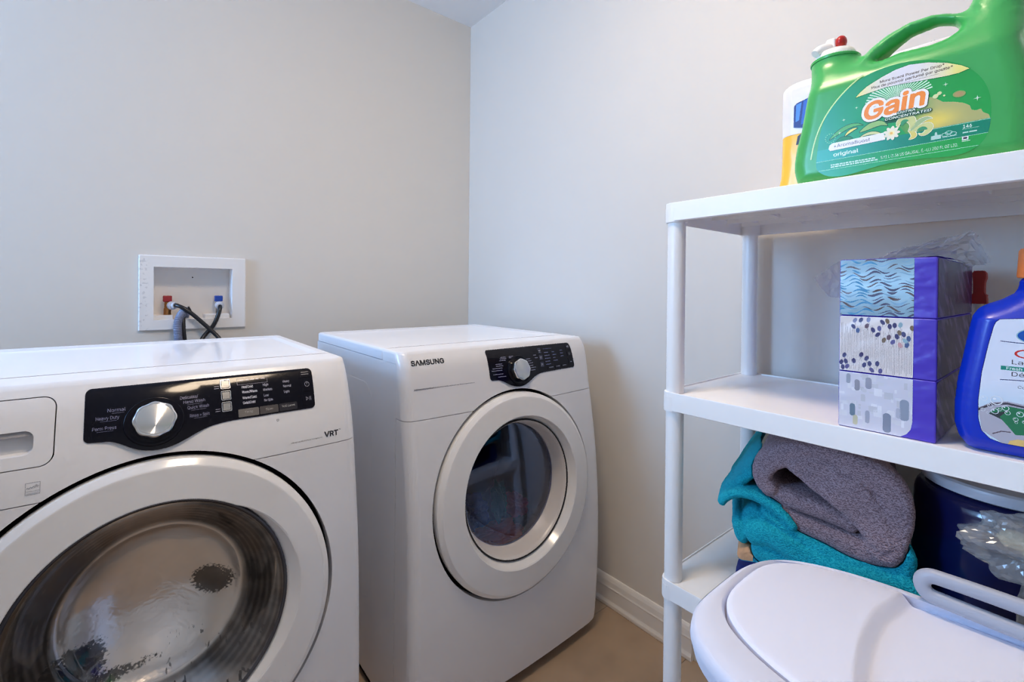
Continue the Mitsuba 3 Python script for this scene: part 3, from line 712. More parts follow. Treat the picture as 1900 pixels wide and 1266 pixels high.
# ---------------------------------------------------------------- shelf unit against the right wall
SX0, SX1 = -0.4078, -0.055           # post axes
SY0, SY1 = -1.4139, -2.230
SZ = (0.090, 0.4954, 0.9014, 1.3080)
PR = 0.0185
def shelf_unit():
    k = 'shelf_unit'
    e = 0.0225
    for lv, z in enumerate(SZ):
        L = []
        for i, zz in ((0.003, z - 0.040), (0.0, z - 0.0385), (0.0, z - 0.002), (0.001, z), (0.0035, z), (0.0045, z - 0.0028), (0.02, z - 0.003)):
            q = rrect(SX0 - e + i, SY1 - e + i, SX1 + e - i, SY0 + e - i, max(0.022 - i, 0.004), 8); L.append(np.c_[q, np.full(len(q), zz)])
        inner = [(0.006, z - 0.040), (0.0075, z - 0.0095), (0.02, z - 0.009)]
        Li = []
        for i, zz in inner:
            q = rrect(SX0 - e + i, SY1 - e + i, SX1 + e - i, SY0 + e - i, max(0.022 - i, 0.004), 8); Li.append(np.c_[q, np.full(len(q), zz)])
        t = loft(Li[::-1] + L)
        o = obj(k + '__shelf', t, WHITE_PLASTIC, smooth=35)
        # ribs below, staggered like bricks
        x0, x1, y1, y0 = SX0 - e + 0.0085, SX1 + e - 0.0085, SY1 - e + 0.0085, SY0 + e - 0.0085
        for j in range(1, 5):
            x = x0 + (x1 - x0) * j / 5
            obj(o + '__rib', bx((x - 0.0012, y1 + 0.02, z - 0.024), (x + 0.0012, y0 - 0.02, z - 0.0088)), WHITE_PLASTIC, smooth=False)
        for j in range(5):
            xa, xb = x0 + (x1 - x0) * j / 5 + 0.0013, x0 + (x1 - x0) * (j + 1) / 5 - 0.0013
            for i in range(5):
                y = y0 - (y0 - y1) * (i + (0.35 if j % 2 else 0.8)) / 5
                obj(o + '__rib', bx((xa, y - 0.0012, z - 0.019), (xb, y + 0.0012, z - 0.0088)), WHITE_PLASTIC, smooth=False)
        for px in (SX0, SX1):
            for py in (SY0, SY1):
                obj(o + '__socket', lathe([(PR + 0.0005, z - 0.0415), (PR + 0.0042, z - 0.0415), (PR + 0.0046, z - 0.040), (PR + 0.0046, z - 0.0105), (PR + 0.0005, z - 0.0105)], 28, 2, (px, py, 0)), WHITE_PLASTIC)
    zs = [(0.0005, SZ[0] - 0.0105)] + [(SZ[i] - 0.0026, SZ[i + 1] - 0.0105) for i in range(3)]
    for px in (SX0, SX1):
        for py in (SY0, SY1):
            for a, b in zs:
                obj(k + '__post', lathe([(0, a), (PR - 0.0008, a), (PR, a + 0.002), (PR, b), (0, b)], 32, 2, (px, py, 0)), WHITE_PLASTIC)
    tag(k, 'white plastic four-tier shelf unit against the right wall', 'shelf unit')
shelf_unit()
# ---------------------------------------------------------------- outlet box for the washer in the back wall
def outlet_box():
    k = 'washer_outlet_box'
    plastic = mat('box_plastic', mikit.proc(lambda p, n, uv: mixc(C(226, 223, 220), C(206, 204, 202), sstep(0.60, 0.72, fbm(p.x * 150, 2.0, p.z * 150, 2)) * sstep(-1.278, -1.288, p.x))), 0.4)
    ox0, ox1, oz0, oz1 = -1.3075, -0.9965, 0.9680, 1.2215
    ix0, ix1, iz0, iz1 = -1.2675, -1.0400, 1.0035, 1.1825
    L = []
    for i, y in ((0, -0.0006), (0, -0.0075), (0.003, -0.0105)):
        q = rrect(ox0 + i, oz0 + i, ox1 - i, oz1 - i, 0.003, 3); L.append(np.stack([q[:, 0], np.full(len(q), y), q[:, 1]], 1))
    fr = man(loft(L)) - man(bx((ix0, -1, iz0), (ix1, 1, iz1)))
    obj(k + '__frame', tri(fr), plastic, smooth=20)
    tub = man(bx((ix0 - 0.004, -0.001, iz0 - 0.004), (ix1 + 0.004, 0.070, iz1 + 0.004))) - man(bx((ix0, -1, iz0), (ix1, 0.064, iz1)))
    tub = tub + man(rbox((ix0 - 0.001, 0.0, iz0 - 0.001), (-1.214, 0.0645, 1.0185), 0.002)) + man(rbox((-1.122, 0.0, iz0 - 0.001), (-1.046, 0.0645, 1.0185), 0.002))
    obj(k + '__tub', tri(tub), plastic, smooth=20)
    obj(k + '__nail_hole', lathe([(0, 0.0638), (0.0022, 0.0638), (0.0022, 0.0632), (0, 0.0632)], 12, 1, (-1.154, 0, 1.150)), GAP)
    brass = mat('brass', (176, 122, 72), 0.3, 0.5, metallic=1.0)
    for vx, colour, nm in ((-1.2285, (150, 30, 34), 'red'), (-1.0775, (18, 62, 150), 'blue')):
        body = lathe([(0, 1.0188), (0.0105, 1.0188), (0.0105, 1.040), (0.0085, 1.043), (0.0085, 1.060), (0.006, 1.066), (0, 1.066)], 24, 2, (vx, 0.032, 0))
        arm = tube([(vx, 0.032, 1.050), (vx + (0.008 if vx < -1.2 else 0), 0.014, 1.050)], 0.0078, 16)
        v = obj(k + '__valve', cat_m([body, arm]), brass if vx < -1.2 else CHROME, kind=None)
        labels[v] = {'label': 'brass shut-off valve with a %s handle' % nm}
        h = rbox((vx - 0.0125, 0.020, 1.0635), (vx + 0.0125, 0.044, 1.0845), 0.003)
        obj(v + '__handle', h, mat('handle_' + nm, colour, 0.35), smooth=30)
    tag(k, 'white recessed washer outlet box in the wall above the washing machine', 'outlet box')
outlet_box()

GREYNUT = mat('grey_nut', (196, 198, 206), 0.35)
HOSE = mat('hose_black', (17, 16, 19), 0.32, 0.5)
def fill_hose(pts, nut, lab):
    k = 'fill_hose'
    n = 1
    while (k + '__hose') in scene: k = 'fill_hose_%03d' % n; n += 1
    obj(k + '__hose', tube(pts, 0.0068, 14, 60), HOSE, smooth=60)
    a, b = np.array(nut[0]), np.array(nut[1])
    obj(k + '__coupling', tube([a, a + (b - a) * 0.08, a + (b - a) * 0.55, a + (b - a) * 0.6, b], [0.0135, 0.0145, 0.0145, 0.011, 0.0105], 20), GREYNUT, smooth=35)
    tag(k, lab, 'hose', 'water hoses behind the washing machine')
fill_hose([(-1.2105, 0.004, 1.0515), (-1.203, -0.012, 1.0515), (-1.1877, -0.022, 1.0434), (-1.1548, -0.030, 1.0148), (-1.121, -0.036, 0.9786), (-1.0863, -0.050, 0.9374), (-1.062, -0.10, 0.885), (-1.060, -0.17, 0.865), (-1.060, -0.274, 0.865)],
          [(-1.2210, 0.0135, 1.0510), (-1.2075, -0.004, 1.0515)], 'black rubber hose from the red valve, crossing down to the right behind the washing machine')
fill_hose([(-1.0770, 0.002, 1.0490), (-1.0774, -0.008, 1.042), (-1.0844, -0.016, 1.0154), (-1.103, -0.017, 0.9725), (-1.1299, -0.024, 0.9386), (-1.143, -0.07, 0.885), (-1.145, -0.16, 0.865), (-1.145, -0.274, 0.865)],
          [(-1.0770, 0.0135, 1.0500), (-1.0772, -0.004, 1.0475)], 'black rubber hose from the blue valve, crossing down to the left behind the washing machine')
def drain_hose():
    k = 'drain_hose'
    P = np.array([(-1.176, 0.058, 1.010), (-1.176, 0.050, 1.022), (-1.178, 0.025, 1.032), (-1.1845, -0.002, 1.029), (-1.194, -0.022, 1.018), (-1.2015, -0.032, 0.998), (-1.203, -0.036, 0.972), (-1.201, -0.036, 0.939), (-1.198, -0.07, 0.880), (-1.197, -0.15, 0.855), (-1.197, -0.273, 0.850)])
    tck, _ = splprep(P.T, s=0); q = np.stack(splev(np.linspace(0, 1, 420), tck), 1)
    s = np.concatenate([[0], np.cumsum(np.linalg.norm(np.diff(q, axis=0), axis=1))])
    obj(k + '__hose', tube(q, 0.0118 + 0.0014 * np.cos(s * 2 * np.pi / 0.0052), 20), mat('hose_grey', (120, 126, 148), 0.4), smooth=60)
    obj(k + '__strap', tube([(-1.172, -0.015, 1.047), (-1.166, -0.018, 1.034), (-1.160, -0.018, 1.022)], 0.003, 8), HOSE, smooth=60)
    obj(k + '__bracket', tube([(-1.186, -0.0085, 1.022), (-1.187, -0.026, 0.998), (-1.1865, -0.033, 0.970), (-1.184, -0.034, 0.940), (-1.18, -0.06, 0.86)], 0.0062, 12, 30), HOSE, smooth=60)
    tag(k, 'grey corrugated drain hose hooked over the edge of the outlet box', 'hose')
drain_hose()
# ---------------------------------------------------------------- top shelf: green detergent jug and a pack behind it
def in_yz(xf, y0):
    return lambda u, z, d: (xf - d + 0 * u, -y0 - u, z)

def bottle_sdf(poly, xc, T, r, extra=None, res=0.0022, y0=0.0, xpad=0.01, zlo=None):
    g = dist2(poly, 0.001)
    x0, z0, x1, z1 = poly.bounds
    Tf = T if callable(T) else (lambda u, z: T)
    def f(X, U, Z):
        d = g(U, Z); t = Tf(U, Z); rr = np.minimum(r, t * 0.95)
        a, b = d + rr, np.abs(X - xc) - t + rr
        s = np.hypot(np.maximum(a, 0), np.maximum(b, 0)) - rr + np.minimum(np.maximum(a, b), 0)
        return s if extra is None else extra(s, X, U, Z)
    tm = max(float(np.max(Tf(np.linspace(x0, x1, 20), np.full(20, z)))) for z in np.linspace(z0, z1, 12)) + xpad
    t = nets(f, (xc - tm, x0 - 0.012, z0 - 0.008), (xc + tm, x1 + 0.012, z1 + 0.03), res)
    v = np.asarray(t.vertices)
    return outward(TM(np.c_[v[:, 0], -y0 - v[:, 1], v[:, 2]], t.faces))

def smin(a, b, k):
    h = np.clip(0.5 + 0.5 * (b - a) / k, 0, 1)
    return b + (a - b) * h - k * h * (1 - h)

ZT = SZ[3] - 0.0029
def detergent_jug():
    k = 'detergent_jug'
    m = lambda P: np.array([(1.065 * u - 0.0216, 1.065 * z - 0.0729) for u, z in P])
    out = np.array([(0.0300, 1.524), (0.0235, 1.4986), (0.0165, 1.4677), (0.0075, 1.4115), (-0.0005, 1.3773), (-0.0038, 1.350), (-0.0025, 1.333)])
    out = np.vstack([out, [(0.0015, 1.316), (0.009, 1.3085), (0.022, ZT + 0.0003), (0.270, ZT + 0.0003), (0.284, 1.309), (0.292, 1.320), (0.2945, 1.35), (0.2905, 1.41)], [(0.2830, 1.445), (0.2755, 1.4750), (0.2710, 1.505), (0.2690, 1.545)], [(0.2310, 1.545), (0.2285, 1.537), (0.222, 1.534)],
                     m([(0.2061, 1.5261), (0.1893, 1.5313), (0.1612, 1.5310), (0.1352, 1.5230), (0.1137, 1.5097), (0.1062, 1.4980)]), [(0.0885, 1.5125), (0.083, 1.5150)]])
    body = Polygon(out).buffer(0)
    body = body.buffer(-0.010, 24).buffer(0.016, 24).buffer(-0.006, 24).union(sbox(0.0135, ZT + 0.0003, 0.28, 1.33)).union(body.intersection(sbox(0.09, 1.5, 0.24, 1.57)))
    hole = Polygon(m([(0.1215, 1.4818), (0.1279, 1.4888), (0.1392, 1.4975), (0.165, 1.5125), (0.1929, 1.5155), (0.214, 1.5085), (0.224, 1.4990), (0.221, 1.4905), (0.205, 1.4840), (0.1899, 1.4815), (0.1544, 1.4845), (0.1340, 1.4800)])).buffer(-0.003).buffer(0.003)
    poly = body.buffer(-0.004).buffer(0.008).buffer(-0.004).difference(hole)
    xc, yb = -0.345, 1.64
    def T(u, z):
        return 0.060 - 0.036 * (lambda t: t * t * (3 - 2 * t))(np.clip((z - 1.462) / 0.085, 0, 1))
    def extra(s, X, U, Z):
        ny = (0.047, 0.036, 1.380, 1.534); c = np.maximum(np.hypot(U - ny[0] + 0.10 * np.minimum(Z - 1.53, 0), X - xc) - ny[1], np.maximum(Z - ny[3], ny[2] - Z))
        s = smin(s, c, 0.022)
        c2 = np.maximum(np.hypot(U - 0.2485, X - xc) - 0.0215 - 0.10 * np.maximum(1.56 - Z, 0), np.maximum(Z - 1.575, 1.50 - Z))
        s = smin(s, c2, 0.034)
        # shallow label panel and a moulded swoosh on the left
        return s
    GREEN = mat('jug_green', mikit.proc(lambda p, n, uv: mixc(C(54, 156, 72), C(76, 170, 94), fbm(p.y * 9, p.z * 9, 0.5, 2))), 0.27, 0.5)
    obj(k + '__body', bottle_sdf(poly, xc, T, 0.026, extra, 0.0022, yb), GREEN, smooth=70)
    fn = in_yz(xc - 0.060, yb)
    # label
    lp = np.array([(.0480, 1.3225), (.0395, 1.3320), (.0385, 1.3500), (.0425, 1.3869), (.055, 1.4260), (.078, 1.4530), (.1020, 1.4690), (.130, 1.4755), (.1654, 1.4735), (.2070, 1.4575), (.2360, 1.4300), (.2490, 1.3960), (.2500, 1.362), (.2430, 1.3340), (.2290, 1.3225), (.190, 1.3210), (.12, 1.3210)])
    tck, _ = splprep(np.vstack([lp, lp[:1]]).T, s=0, per=True); lab = Polygon(np.stack(splev(np.linspace(0, 1, 160, endpoint=False), tck), 1)).buffer(0)
    P = Print()
    def bg(u, z):
        t = np.clip((u - 0.04) / 0.13, 0, 1)[:, None]; s = np.clip((z - 1.40) / 0.07, 0, 1)[:, None]
        return (lin(44, 160, 130) * (1 - t) + lin(36, 158, 70) * t) * (1 - 0.12 * s)
    P.add(lab, (0, 0, 0), 0, grad=bg, size=0.006)
    tck, _ = splprep(np.array([(.0300, 1.352), (.0365, 1.385), (.0480, 1.415), (.0640, 1.4395), (.0830, 1.4590), (.1030, 1.4735)]).T, s=0); edge = LineString(np.stack(splev(np.linspace(0, 1, 50), tck), 1))
    P.add(edge.buffer(0.0011), (196, 222, 150), 1, size=0.01)
    P.add(sbox(.03, 1.3440, .26, 1.3642), (0, 0, 0), 1, clip=lab, grad=lambda u, z: lin(52, 170, 150) * np.clip(1 - (u - .06) / .12, 0, 1)[:, None] + lin(16, 130, 98) * np.clip((u - .06) / .12, 0, 1)[:, None], size=0.01)
    for z in (1.3440, 1.3283): P.add(sbox(.03, z, .26, z + .0006), (170, 220, 190), 2, clip=lab, size=0.02)
    P.add(sbox(.186, 1.3630, .26, 1.3637), (170, 220, 190), 2, clip=lab, size=0.02)
    # yellow spray with a cloud edge on the right
    cl = Polygon([(.1600, 1.3640), (.1500, 1.3800), (.1685, 1.4000), (.1823, 1.4130), (.190, 1.4100), (.2001, 1.4004), (.213, 1.3965), (.222, 1.3924), (.2285, 1.3870), (.2305, 1.3800), (.2355, 1.3778), (.2400, 1.3788), (.2420, 1.3735), (.2477, 1.3690), (.2490, 1.3640)]).buffer(0.0022).buffer(-0.0016)
    def cg(u, z):
        q = np.exp(-(((u - .192) / .022) ** 2 + ((z - 1.376) / .013) ** 2))[:, None]
        t = np.clip((u - .165) / .03, 0, 1)[:, None]
        return (lin(60, 150, 74) * (1 - t) + lin(176, 176, 112) * t) * (1 - q) + lin(232, 208, 92) * q
    P.add(cl, (0, 0, 0), 2, clip=lab.intersection(sbox(0, 1.3642, 1, 2)), grad=cg, size=0.004)
    # rays behind the name
    for a in np.linspace(12, 168, 27):
        c = np.array((.148, 1.4180)); d = np.array((math.cos(math.radians(a)), math.sin(math.radians(a)))); w = 0.010
        n = np.array((-d[1], d[0])); R = 0.030 + 0.012 * abs(math.cos(math.radians(a)))
        P.add(Polygon([c, c + d * R + n * 0.0011, c + d * R - n * 0.0011]), (205, 232, 205), 3, clip=lab)
    # banner
    ban = Polygon([(.094, 1.4398), (.1000, 1.4462), (.1096, 1.4534), (.1289, 1.4619), (.1452, 1.4672), (.1622, 1.4690), (.1838, 1.4645), (.2046, 1.4562), (.2195, 1.4474), (.2283, 1.4399), (.2177, 1.4372), (.2047, 1.4372), (.1788, 1.4398), (.1546, 1.4424), (.1339, 1.4440), (.1134, 1.4420)])
    def bgc(u, z):
        t = np.clip(np.abs(u - .155) / .06, 0, 1)[:, None] ** 2
        return lin(226, 222, 224) * (1 - t) + lin(236, 226, 130) * t
    P.add(ban.buffer(0.0007), (22, 110, 50), 4).add(ban, (0, 0, 0), 5, grad=bgc, size=0.005)
    P.add(put(text('More Scent Power Per Drop*', 0.0040, True, width=.0760), .1255, 1.4527), (84, 66, 52), 6, size=0.05)
    P.add(put(text('Plus de pouvoir parfum\u00e9 par goutte*', 0.0040, True, width=.0960), .1145, 1.4466), (84, 66, 52), 6, size=0.05)
    P.add(sbox(.150, 1.4432, .196, 1.4437), (130, 112, 100), 6)
    # sprig, scroll and flower
    def leaf(pts, w, col, layer, out=(20, 84, 52)):
        pts = np.array(pts); tck, _ = splprep(pts.T, s=0, k=min(3, len(pts) - 1)); q = np.stack(splev(np.linspace(0, 1, 24), tck), 1)
        t = np.gradient(q, axis=0); t /= np.linalg.norm(t, axis=1)[:, None]; n = np.c_[-t[:, 1], t[:, 0]]
        ww = (w * np.sin(np.linspace(0, np.pi, 24)) ** 0.8)[:, None]
        g = Polygon(np.vstack([q + n * ww, (q - n * ww)[::-1]])).buffer(0)
        P.add(g.buffer(0.0009), out, layer, clip=lab).add(g, col, layer + 1, clip=lab)
    leaf([(.058, 1.379), (.074, 1.3905), (.092, 1.3955), (.104, 1.3925)], .0032, (96, 178, 100), 3)
    leaf([(.080, 1.380), (.088, 1.387), (.097, 1.3895)], .0020, (235, 224, 120), 5)
    leaf([(.100, 1.3815), (.112, 1.3870), (.124, 1.3895), (.136, 1.3830)], .0045, (150, 192, 112), 3)
    leaf([(.066, 1.3705), (.077, 1.3755), (.090, 1.3745)], .0040, (40, 138, 84), 3)
    leaf([(.133, 1.386), (.144, 1.3905), (.156, 1.3860), (.150, 1.3790)], .0040, (30, 96, 54), 3)
    leaf([(.100, 1.3725), (.118, 1.3760), (.130, 1.3705)], .0022, (214, 216, 150), 4)
    for pts, w, c in (([(.150, 1.377), (.152, 1.3855), (.161, 1.3875), (.1665, 1.3800), (.1625, 1.3700)], .0050, (206, 208, 136)), ([(.164, 1.366), (.172, 1.3760), (.182, 1.3815), (.189, 1.3800)], .0034, (168, 190, 136)),
                      ([(.166, 1.3635), (.176, 1.3700), (.186, 1.3690), (.184, 1.3620), (.174, 1.3610)], .0042, (206, 208, 136)), ([(.162, 1.368), (.168, 1.3585), (.163, 1.3550)], .0032, (220, 204, 110))):
        leaf(pts, w, c, 6, (232, 228, 190))
    leaf([(.1545, 1.3785), (.1565, 1.3835), (.1610, 1.3840)], .0022, (66, 150, 100), 8, (66, 150, 100))
    leaf([(.173, 1.3660), (.179, 1.3675), (.183, 1.3655)], .0018, (66, 150, 100), 8, (66, 150, 100))
    for k2 in range(9):
        a = 2 * math.pi * k2 / 9; c = (.1415 + .0058 * math.cos(a), 1.3695 + .0062 * math.sin(a))
        P.add(affinity.rotate(affinity.scale(Point(c).buffer(0.0040), 1.2, 0.62), math.degrees(a), origin=c), (238, 232, 206), 9)
    P.add(Point(.1415, 1.3695).buffer(.0040), (246, 236, 180), 10).add(Point(.1415, 1.3695).buffer(.0019), (244, 190, 100), 11)
    # the name
    g = text('Gain', 0.0255, True, shear=10, width=0.0745)
    g = put(affinity.rotate(g, 4.0, origin=(0, 0)), .1030, 1.3985).buffer(0.0006)
    P.add(g.buffer(0.0048).buffer(-0.001), (74, 76, 52), 12).add(g.buffer(0.0034), (242, 238, 236), 13).add(g, (244, 142, 56), 14)
    u1 = put(text('ULTRA', 0.0036, True, shear=8, width=.0215), .1480, 1.3968); u2 = put(text('CONCENTRATED', 0.0036, True, shear=8, width=.0550), .1325, 1.3910)
    for t_ in (u1, u2): P.add(t_.buffer(0.0010), (32, 78, 52), 15).add(t_, (236, 240, 222), 16)
    # bands and small print
    P.add(Polygon([(.0595, 1.3606), (.1330, 1.3622), (.1310, 1.3722), (.0625, 1.3716), (.0585, 1.3690), (.0575, 1.3635)]).buffer(0.0008), (240, 238, 240), 8)
    P.add(put(text('+AromaBoost', 0.0054, width=.0500), .0635, 1.3640), (84, 82, 104), 9, size=0.05)
    P.add(put(text('original', 0.0060, True, width=.0350), .0632, 1.3497), (232, 244, 240), 3, size=0.05)
    P.add(put(text('5.91 L (1.56 US GAL/GAL. \u00c9.-U.) 200 FL OZ LIQ.', 0.0046, width=.0890), .1279, 1.3320), (226, 240, 226), 3, size=0.05)
    rr = np.random.default_rng(3)
    for z, w in ((1.3345, .060), (1.3312, .062)):
        u = .0600
        while u < .06 + w:
            q = 0.002 + 0.004 * rr.random(); P.add(sbox(u, z, u + q, z + .0022), (196, 226, 212), 3); u += q + 0.0008
    P.add(put(text('146', 0.0048, True, width=.0092), .2218, 1.3562), (226, 240, 226), 3)
    P.add(sbox(.2218, 1.3546, .2388, 1.3550), (200, 226, 210), 3)
    for u, w in ((.2220, .006), (.2288, .008)): P.add(sbox(u, 1.3490, u + w, 1.3508), (190, 222, 206), 3)
    P.add(sbox(.2214, 1.3392, .2282, 1.3446), (226, 230, 226), 3).add(sbox(.2228, 1.3405, .2268, 1.3434), (70, 64, 74), 4).add(sbox(.2214, 1.3372, .2300, 1.3382), (200, 226, 204), 3)
    # wash icons
    P.add(Polygon([(.1880, 1.3475), (.1990, 1.3475), (.1990, 1.3535), (.1950, 1.3535), (.1945, 1.3580), (.1925, 1.3580), (.1920, 1.3535), (.1880, 1.3530)]), (182, 214, 200), 3)
    for c in ((.2035, 1.3520), (.2075, 1.3540), (.2120, 1.3515)):
        e = affinity.scale(Point(c).buffer(.0032), 1.25, 0.9); P.add(e.difference(e.buffer(-0.0008)), (182, 214, 200), 3)
    P.add(sbox(.2005, 1.3480, .2160, 1.3490), (182, 214, 200), 3)
    # sparkles, drops, ring of dots
    def star(u, z, r, c=(214, 236, 206)):
        P.add(Polygon([(u + (r if j % 2 == 0 else r * .22) * math.cos(j * math.pi / 4), z + (r if j % 2 == 0 else r * .22) * math.sin(j * math.pi / 4)) for j in range(8)]), c, 6)
    for u, z, r in ((.0955, 1.4228, .0026), (.0781, 1.4076, .0030), (.0724, 1.3872, .0030), (.2034, 1.4253, .0032), (.2367, 1.3952, .0042)): star(u, z, r)
    P.add(Point(.1925, 1.4112).buffer(.0028).union(Point(.1968, 1.4145).buffer(.0022)).buffer(0.001).buffer(-0.0006), (214, 220, 160), 6).add(Point(.2020, 1.4095).buffer(.0013), (214, 220, 160), 6)
    e = affinity.rotate(affinity.scale(Point(.2180, 1.4068).buffer(.0055), 1.25, .85), -10); P.add(e, (150, 160, 92), 6).add(affinity.scale(e, .7, .7), (176, 150, 100), 7)
    for j in range(14):
        a = 2 * math.pi * j / 14; P.add(Point(.0590 + .0072 * math.cos(a), 1.3815 + .0078 * math.sin(a)).buffer(.0008), (150, 214, 170), 6)
    mm, cc = P.mesh(lambda u, z, d: (xc - 0.0601 - d, -yb - u, z))
    obj(k + '__label', mm, PRINT_SATIN, smooth=False, color=cc, label='printed front label of the jug')
    # press tap with its red button
    tx, ty, tz = xc, -yb - 0.047, 1.534
    obj(k + '__neck_ring', lathe([(0.030, tz - 0.002), (0.0375, tz - 0.002), (0.0378, tz + 0.0015), (0.0365, tz + 0.003), (0.030, tz + 0.003)], 40, 2, (tx, ty, 0)), GREEN, smooth=40)
    tap = cat_m([lathe([(0, tz + 0.0005), (0.0310, tz + 0.0005), (0.0315, tz + 0.008), (0.0285, tz + 0.015), (0.024, tz + 0.018), (0, tz + 0.019)], 36, 2, (tx, ty, 0)),
                 rbox((tx - 0.014, ty - 0.004, tz + 0.016), (tx + 0.012, ty + 0.012, tz + 0.040), 0.004),
                 tube([(tx - 0.004, ty + 0.004, tz + 0.022), (tx - 0.022, ty + 0.018, tz + 0.020), (tx - 0.027, ty + 0.023, tz + 0.014)], [0.010, 0.009, 0.008], 16, 12)])
    obj(k + '__tap', tap, WHITE_PLASTIC, smooth=40)
    bt = trimesh.creation.icosphere(3, 1.0); bt.apply_scale((0.011, 0.0085, 0.0110)); bt.apply_translation((tx - 0.006, ty - 0.0105, tz + 0.0300))
    obj(k + '__tap__button', bt, mat('tap_red', (168, 26, 22), 0.3), smooth=True)
    # vent cap on the right, raised lettering on its neck
    cx, cy = xc, -yb - 0.2485
    pr = [(0, 1.574), (0.0225, 1.574), (0.024, 1.577), (0.024, 1.598), (0.0225, 1.602), (0, 1.602)]
    obj(k + '__vent_cap', lathe(pr, 48, 2, (cx, cy, 0)), mat('jug_dark_green', (14, 92, 44), 0.3), smooth=35)
    L = []
    for s, z in (('TWIST', 1.5530), ('CAP TO', 1.5445), ('VENT', 1.5360)):
        t = text(s, 0.0055, True); t = put(t, 0, 0, center=True)
        def wrap(u, z_, d, z0=z):
            zz = z_ + z0; r = 0.0215 + 0.10 * np.maximum(1.56 - zz, 0) + 0.0008 + d; a = np.pi + 0.2 + u / 0.0225
            return cx + r * np.cos(a), cy + r * np.sin(a), zz
        L.append(prism(t, 0.0009, wrap))
    obj(k + '__raised_lettering', cat_m(L), GREEN, smooth=False, kind='stuff', label='raised lettering on the neck')
    tag(k, 'big green laundry detergent jug with white press tap on the top shelf', 'detergent jug')
detergent_jug()

def towel_pack():
    """white and yellow wrapped pack behind the jug"""
    k = 'paper_towel_pack'
    x0, x1, y1, y0, z0 = -0.272, -0.082, -1.564, -1.930, ZT + 0.0003
    YELLOW = mat('pack_yellow', (240, 184, 60), 0.3, 0.5, coat=0.4, bump=mikit.proc(lambda p, n, uv: 0.004 * fbm(p.x * 30, p.y * 30, p.z * 22, 2), eps=3e-3))
    WHITE = mat('pack_white', (226, 222, 226), 0.3, 0.5, coat=0.4, bump=mikit.proc(lambda p, n, uv: 0.004 * fbm(p.x * 30, p.y * 30, p.z * 22, 2), eps=3e-3))
    def lobes(zs, fl):
        L = []
        for i, z in zs:
            e = fl(z)
            q = rrect(x0 + i, y0 + i, x1 - i, y1 - i + e, 0.028, 10); L.append(np.c_[q, np.full(len(q), z)])
        return loft(L)
    fl = lambda z: 0.014 * max(0, (1.375 - z) / 0.067) ** 1.5
    obj(k + '__lower_wrap', lobes([(0.006, z0), (0.0, z0 + 0.006), (0.0, 1.33), (0.0, 1.36), (0.0, 1.39), (0.0005, 1.4425)], fl), YELLOW, smooth=35)
    top = [(0.0005, 1.4430), (0.0, 1.46), (0.0, 1.51)] + [(0.028 * (1 - math.cos(a)), 1.535 + 0.022 * math.sin(a)) for a in np.linspace(0, math.pi / 2, 8)] + [(0.06, 1.5572)]
    obj(k + '__upper_wrap', lobes(top, fl), WHITE, smooth=35)
    P = Print()
    # start of the blue emblem; the jug hides the rest
    P.add(Polygon([(1.5940, 1.4570), (1.5945, 1.5000), (1.6000, 1.5050), (1.660, 1.5200), (1.660, 1.4480), (1.6110, 1.4525)]), (22, 44, 120), 0)
    P.add(Polygon([(1.5985, 1.5015), (1.6085, 1.5050), (1.6040, 1.4690), (1.5975, 1.4670)]), (70, 132, 214), 1)
    P.add(Polygon([(1.6120, 1.5065), (1.660, 1.5150), (1.660, 1.4560), (1.6075, 1.4600)]), (40, 92, 186), 1)
    P.add(Polygon([(1.5990, 1.4200), (1.6020, 1.4370), (1.6140, 1.4460), (1.66, 1.4460), (1.66, 1.4360), (1.6140, 1.4340), (1.6080, 1.4210)]), (30, 32, 40), 0)
    m, c = P.mesh(lambda u, z, d: (x0 - 0.0012 - d, -u, z)); obj(k + '__emblem', m, PRINT, smooth=False, color=c)
    rr = np.random.default_rng(11)
    nu, nv = 40, 8; Q = np.zeros((nu, nv, 3))
    for i in range(nu):
        for j in range(nv):
            y = -1.70 - 0.19 * i / (nu - 1); h = (0.010 + 0.026 * abs(math.sin(i * 0.55)) * (0.5 + 0.5 * rr.random())) * j / (nv - 1)
            Q[i, j] = (-0.18 + 0.012 * math.sin(i * 1.3 + j * 0.8) * j / nv + 0.004 * rr.standard_normal() * j / nv, y, 1.556 + h)
    obj(k + '__film_fold', grid(Q), FILM, smooth=False)
    tag(k, 'white and yellow wrapped paper towel pack behind the green jug', 'paper towel pack')
scene['mat_film'] = {'type': 'twosided', 'bsdf': {'type': 'principled', 'base_color': rgb(214, 212, 216), 'roughness': 0.2}}
scene['mat_film'] = {'type': 'blendbsdf', 'weight': 0.20, 'a': {'type': 'thindielectric', 'int_ior': 1.55}, 'b': {'type': 'twosided', 'bsdf': {'type': 'principled', 'base_color': rgb(224, 222, 226), 'roughness': 0.12, 'specular': 0.8}}}
FILM = 'mat_film'
towel_pack()
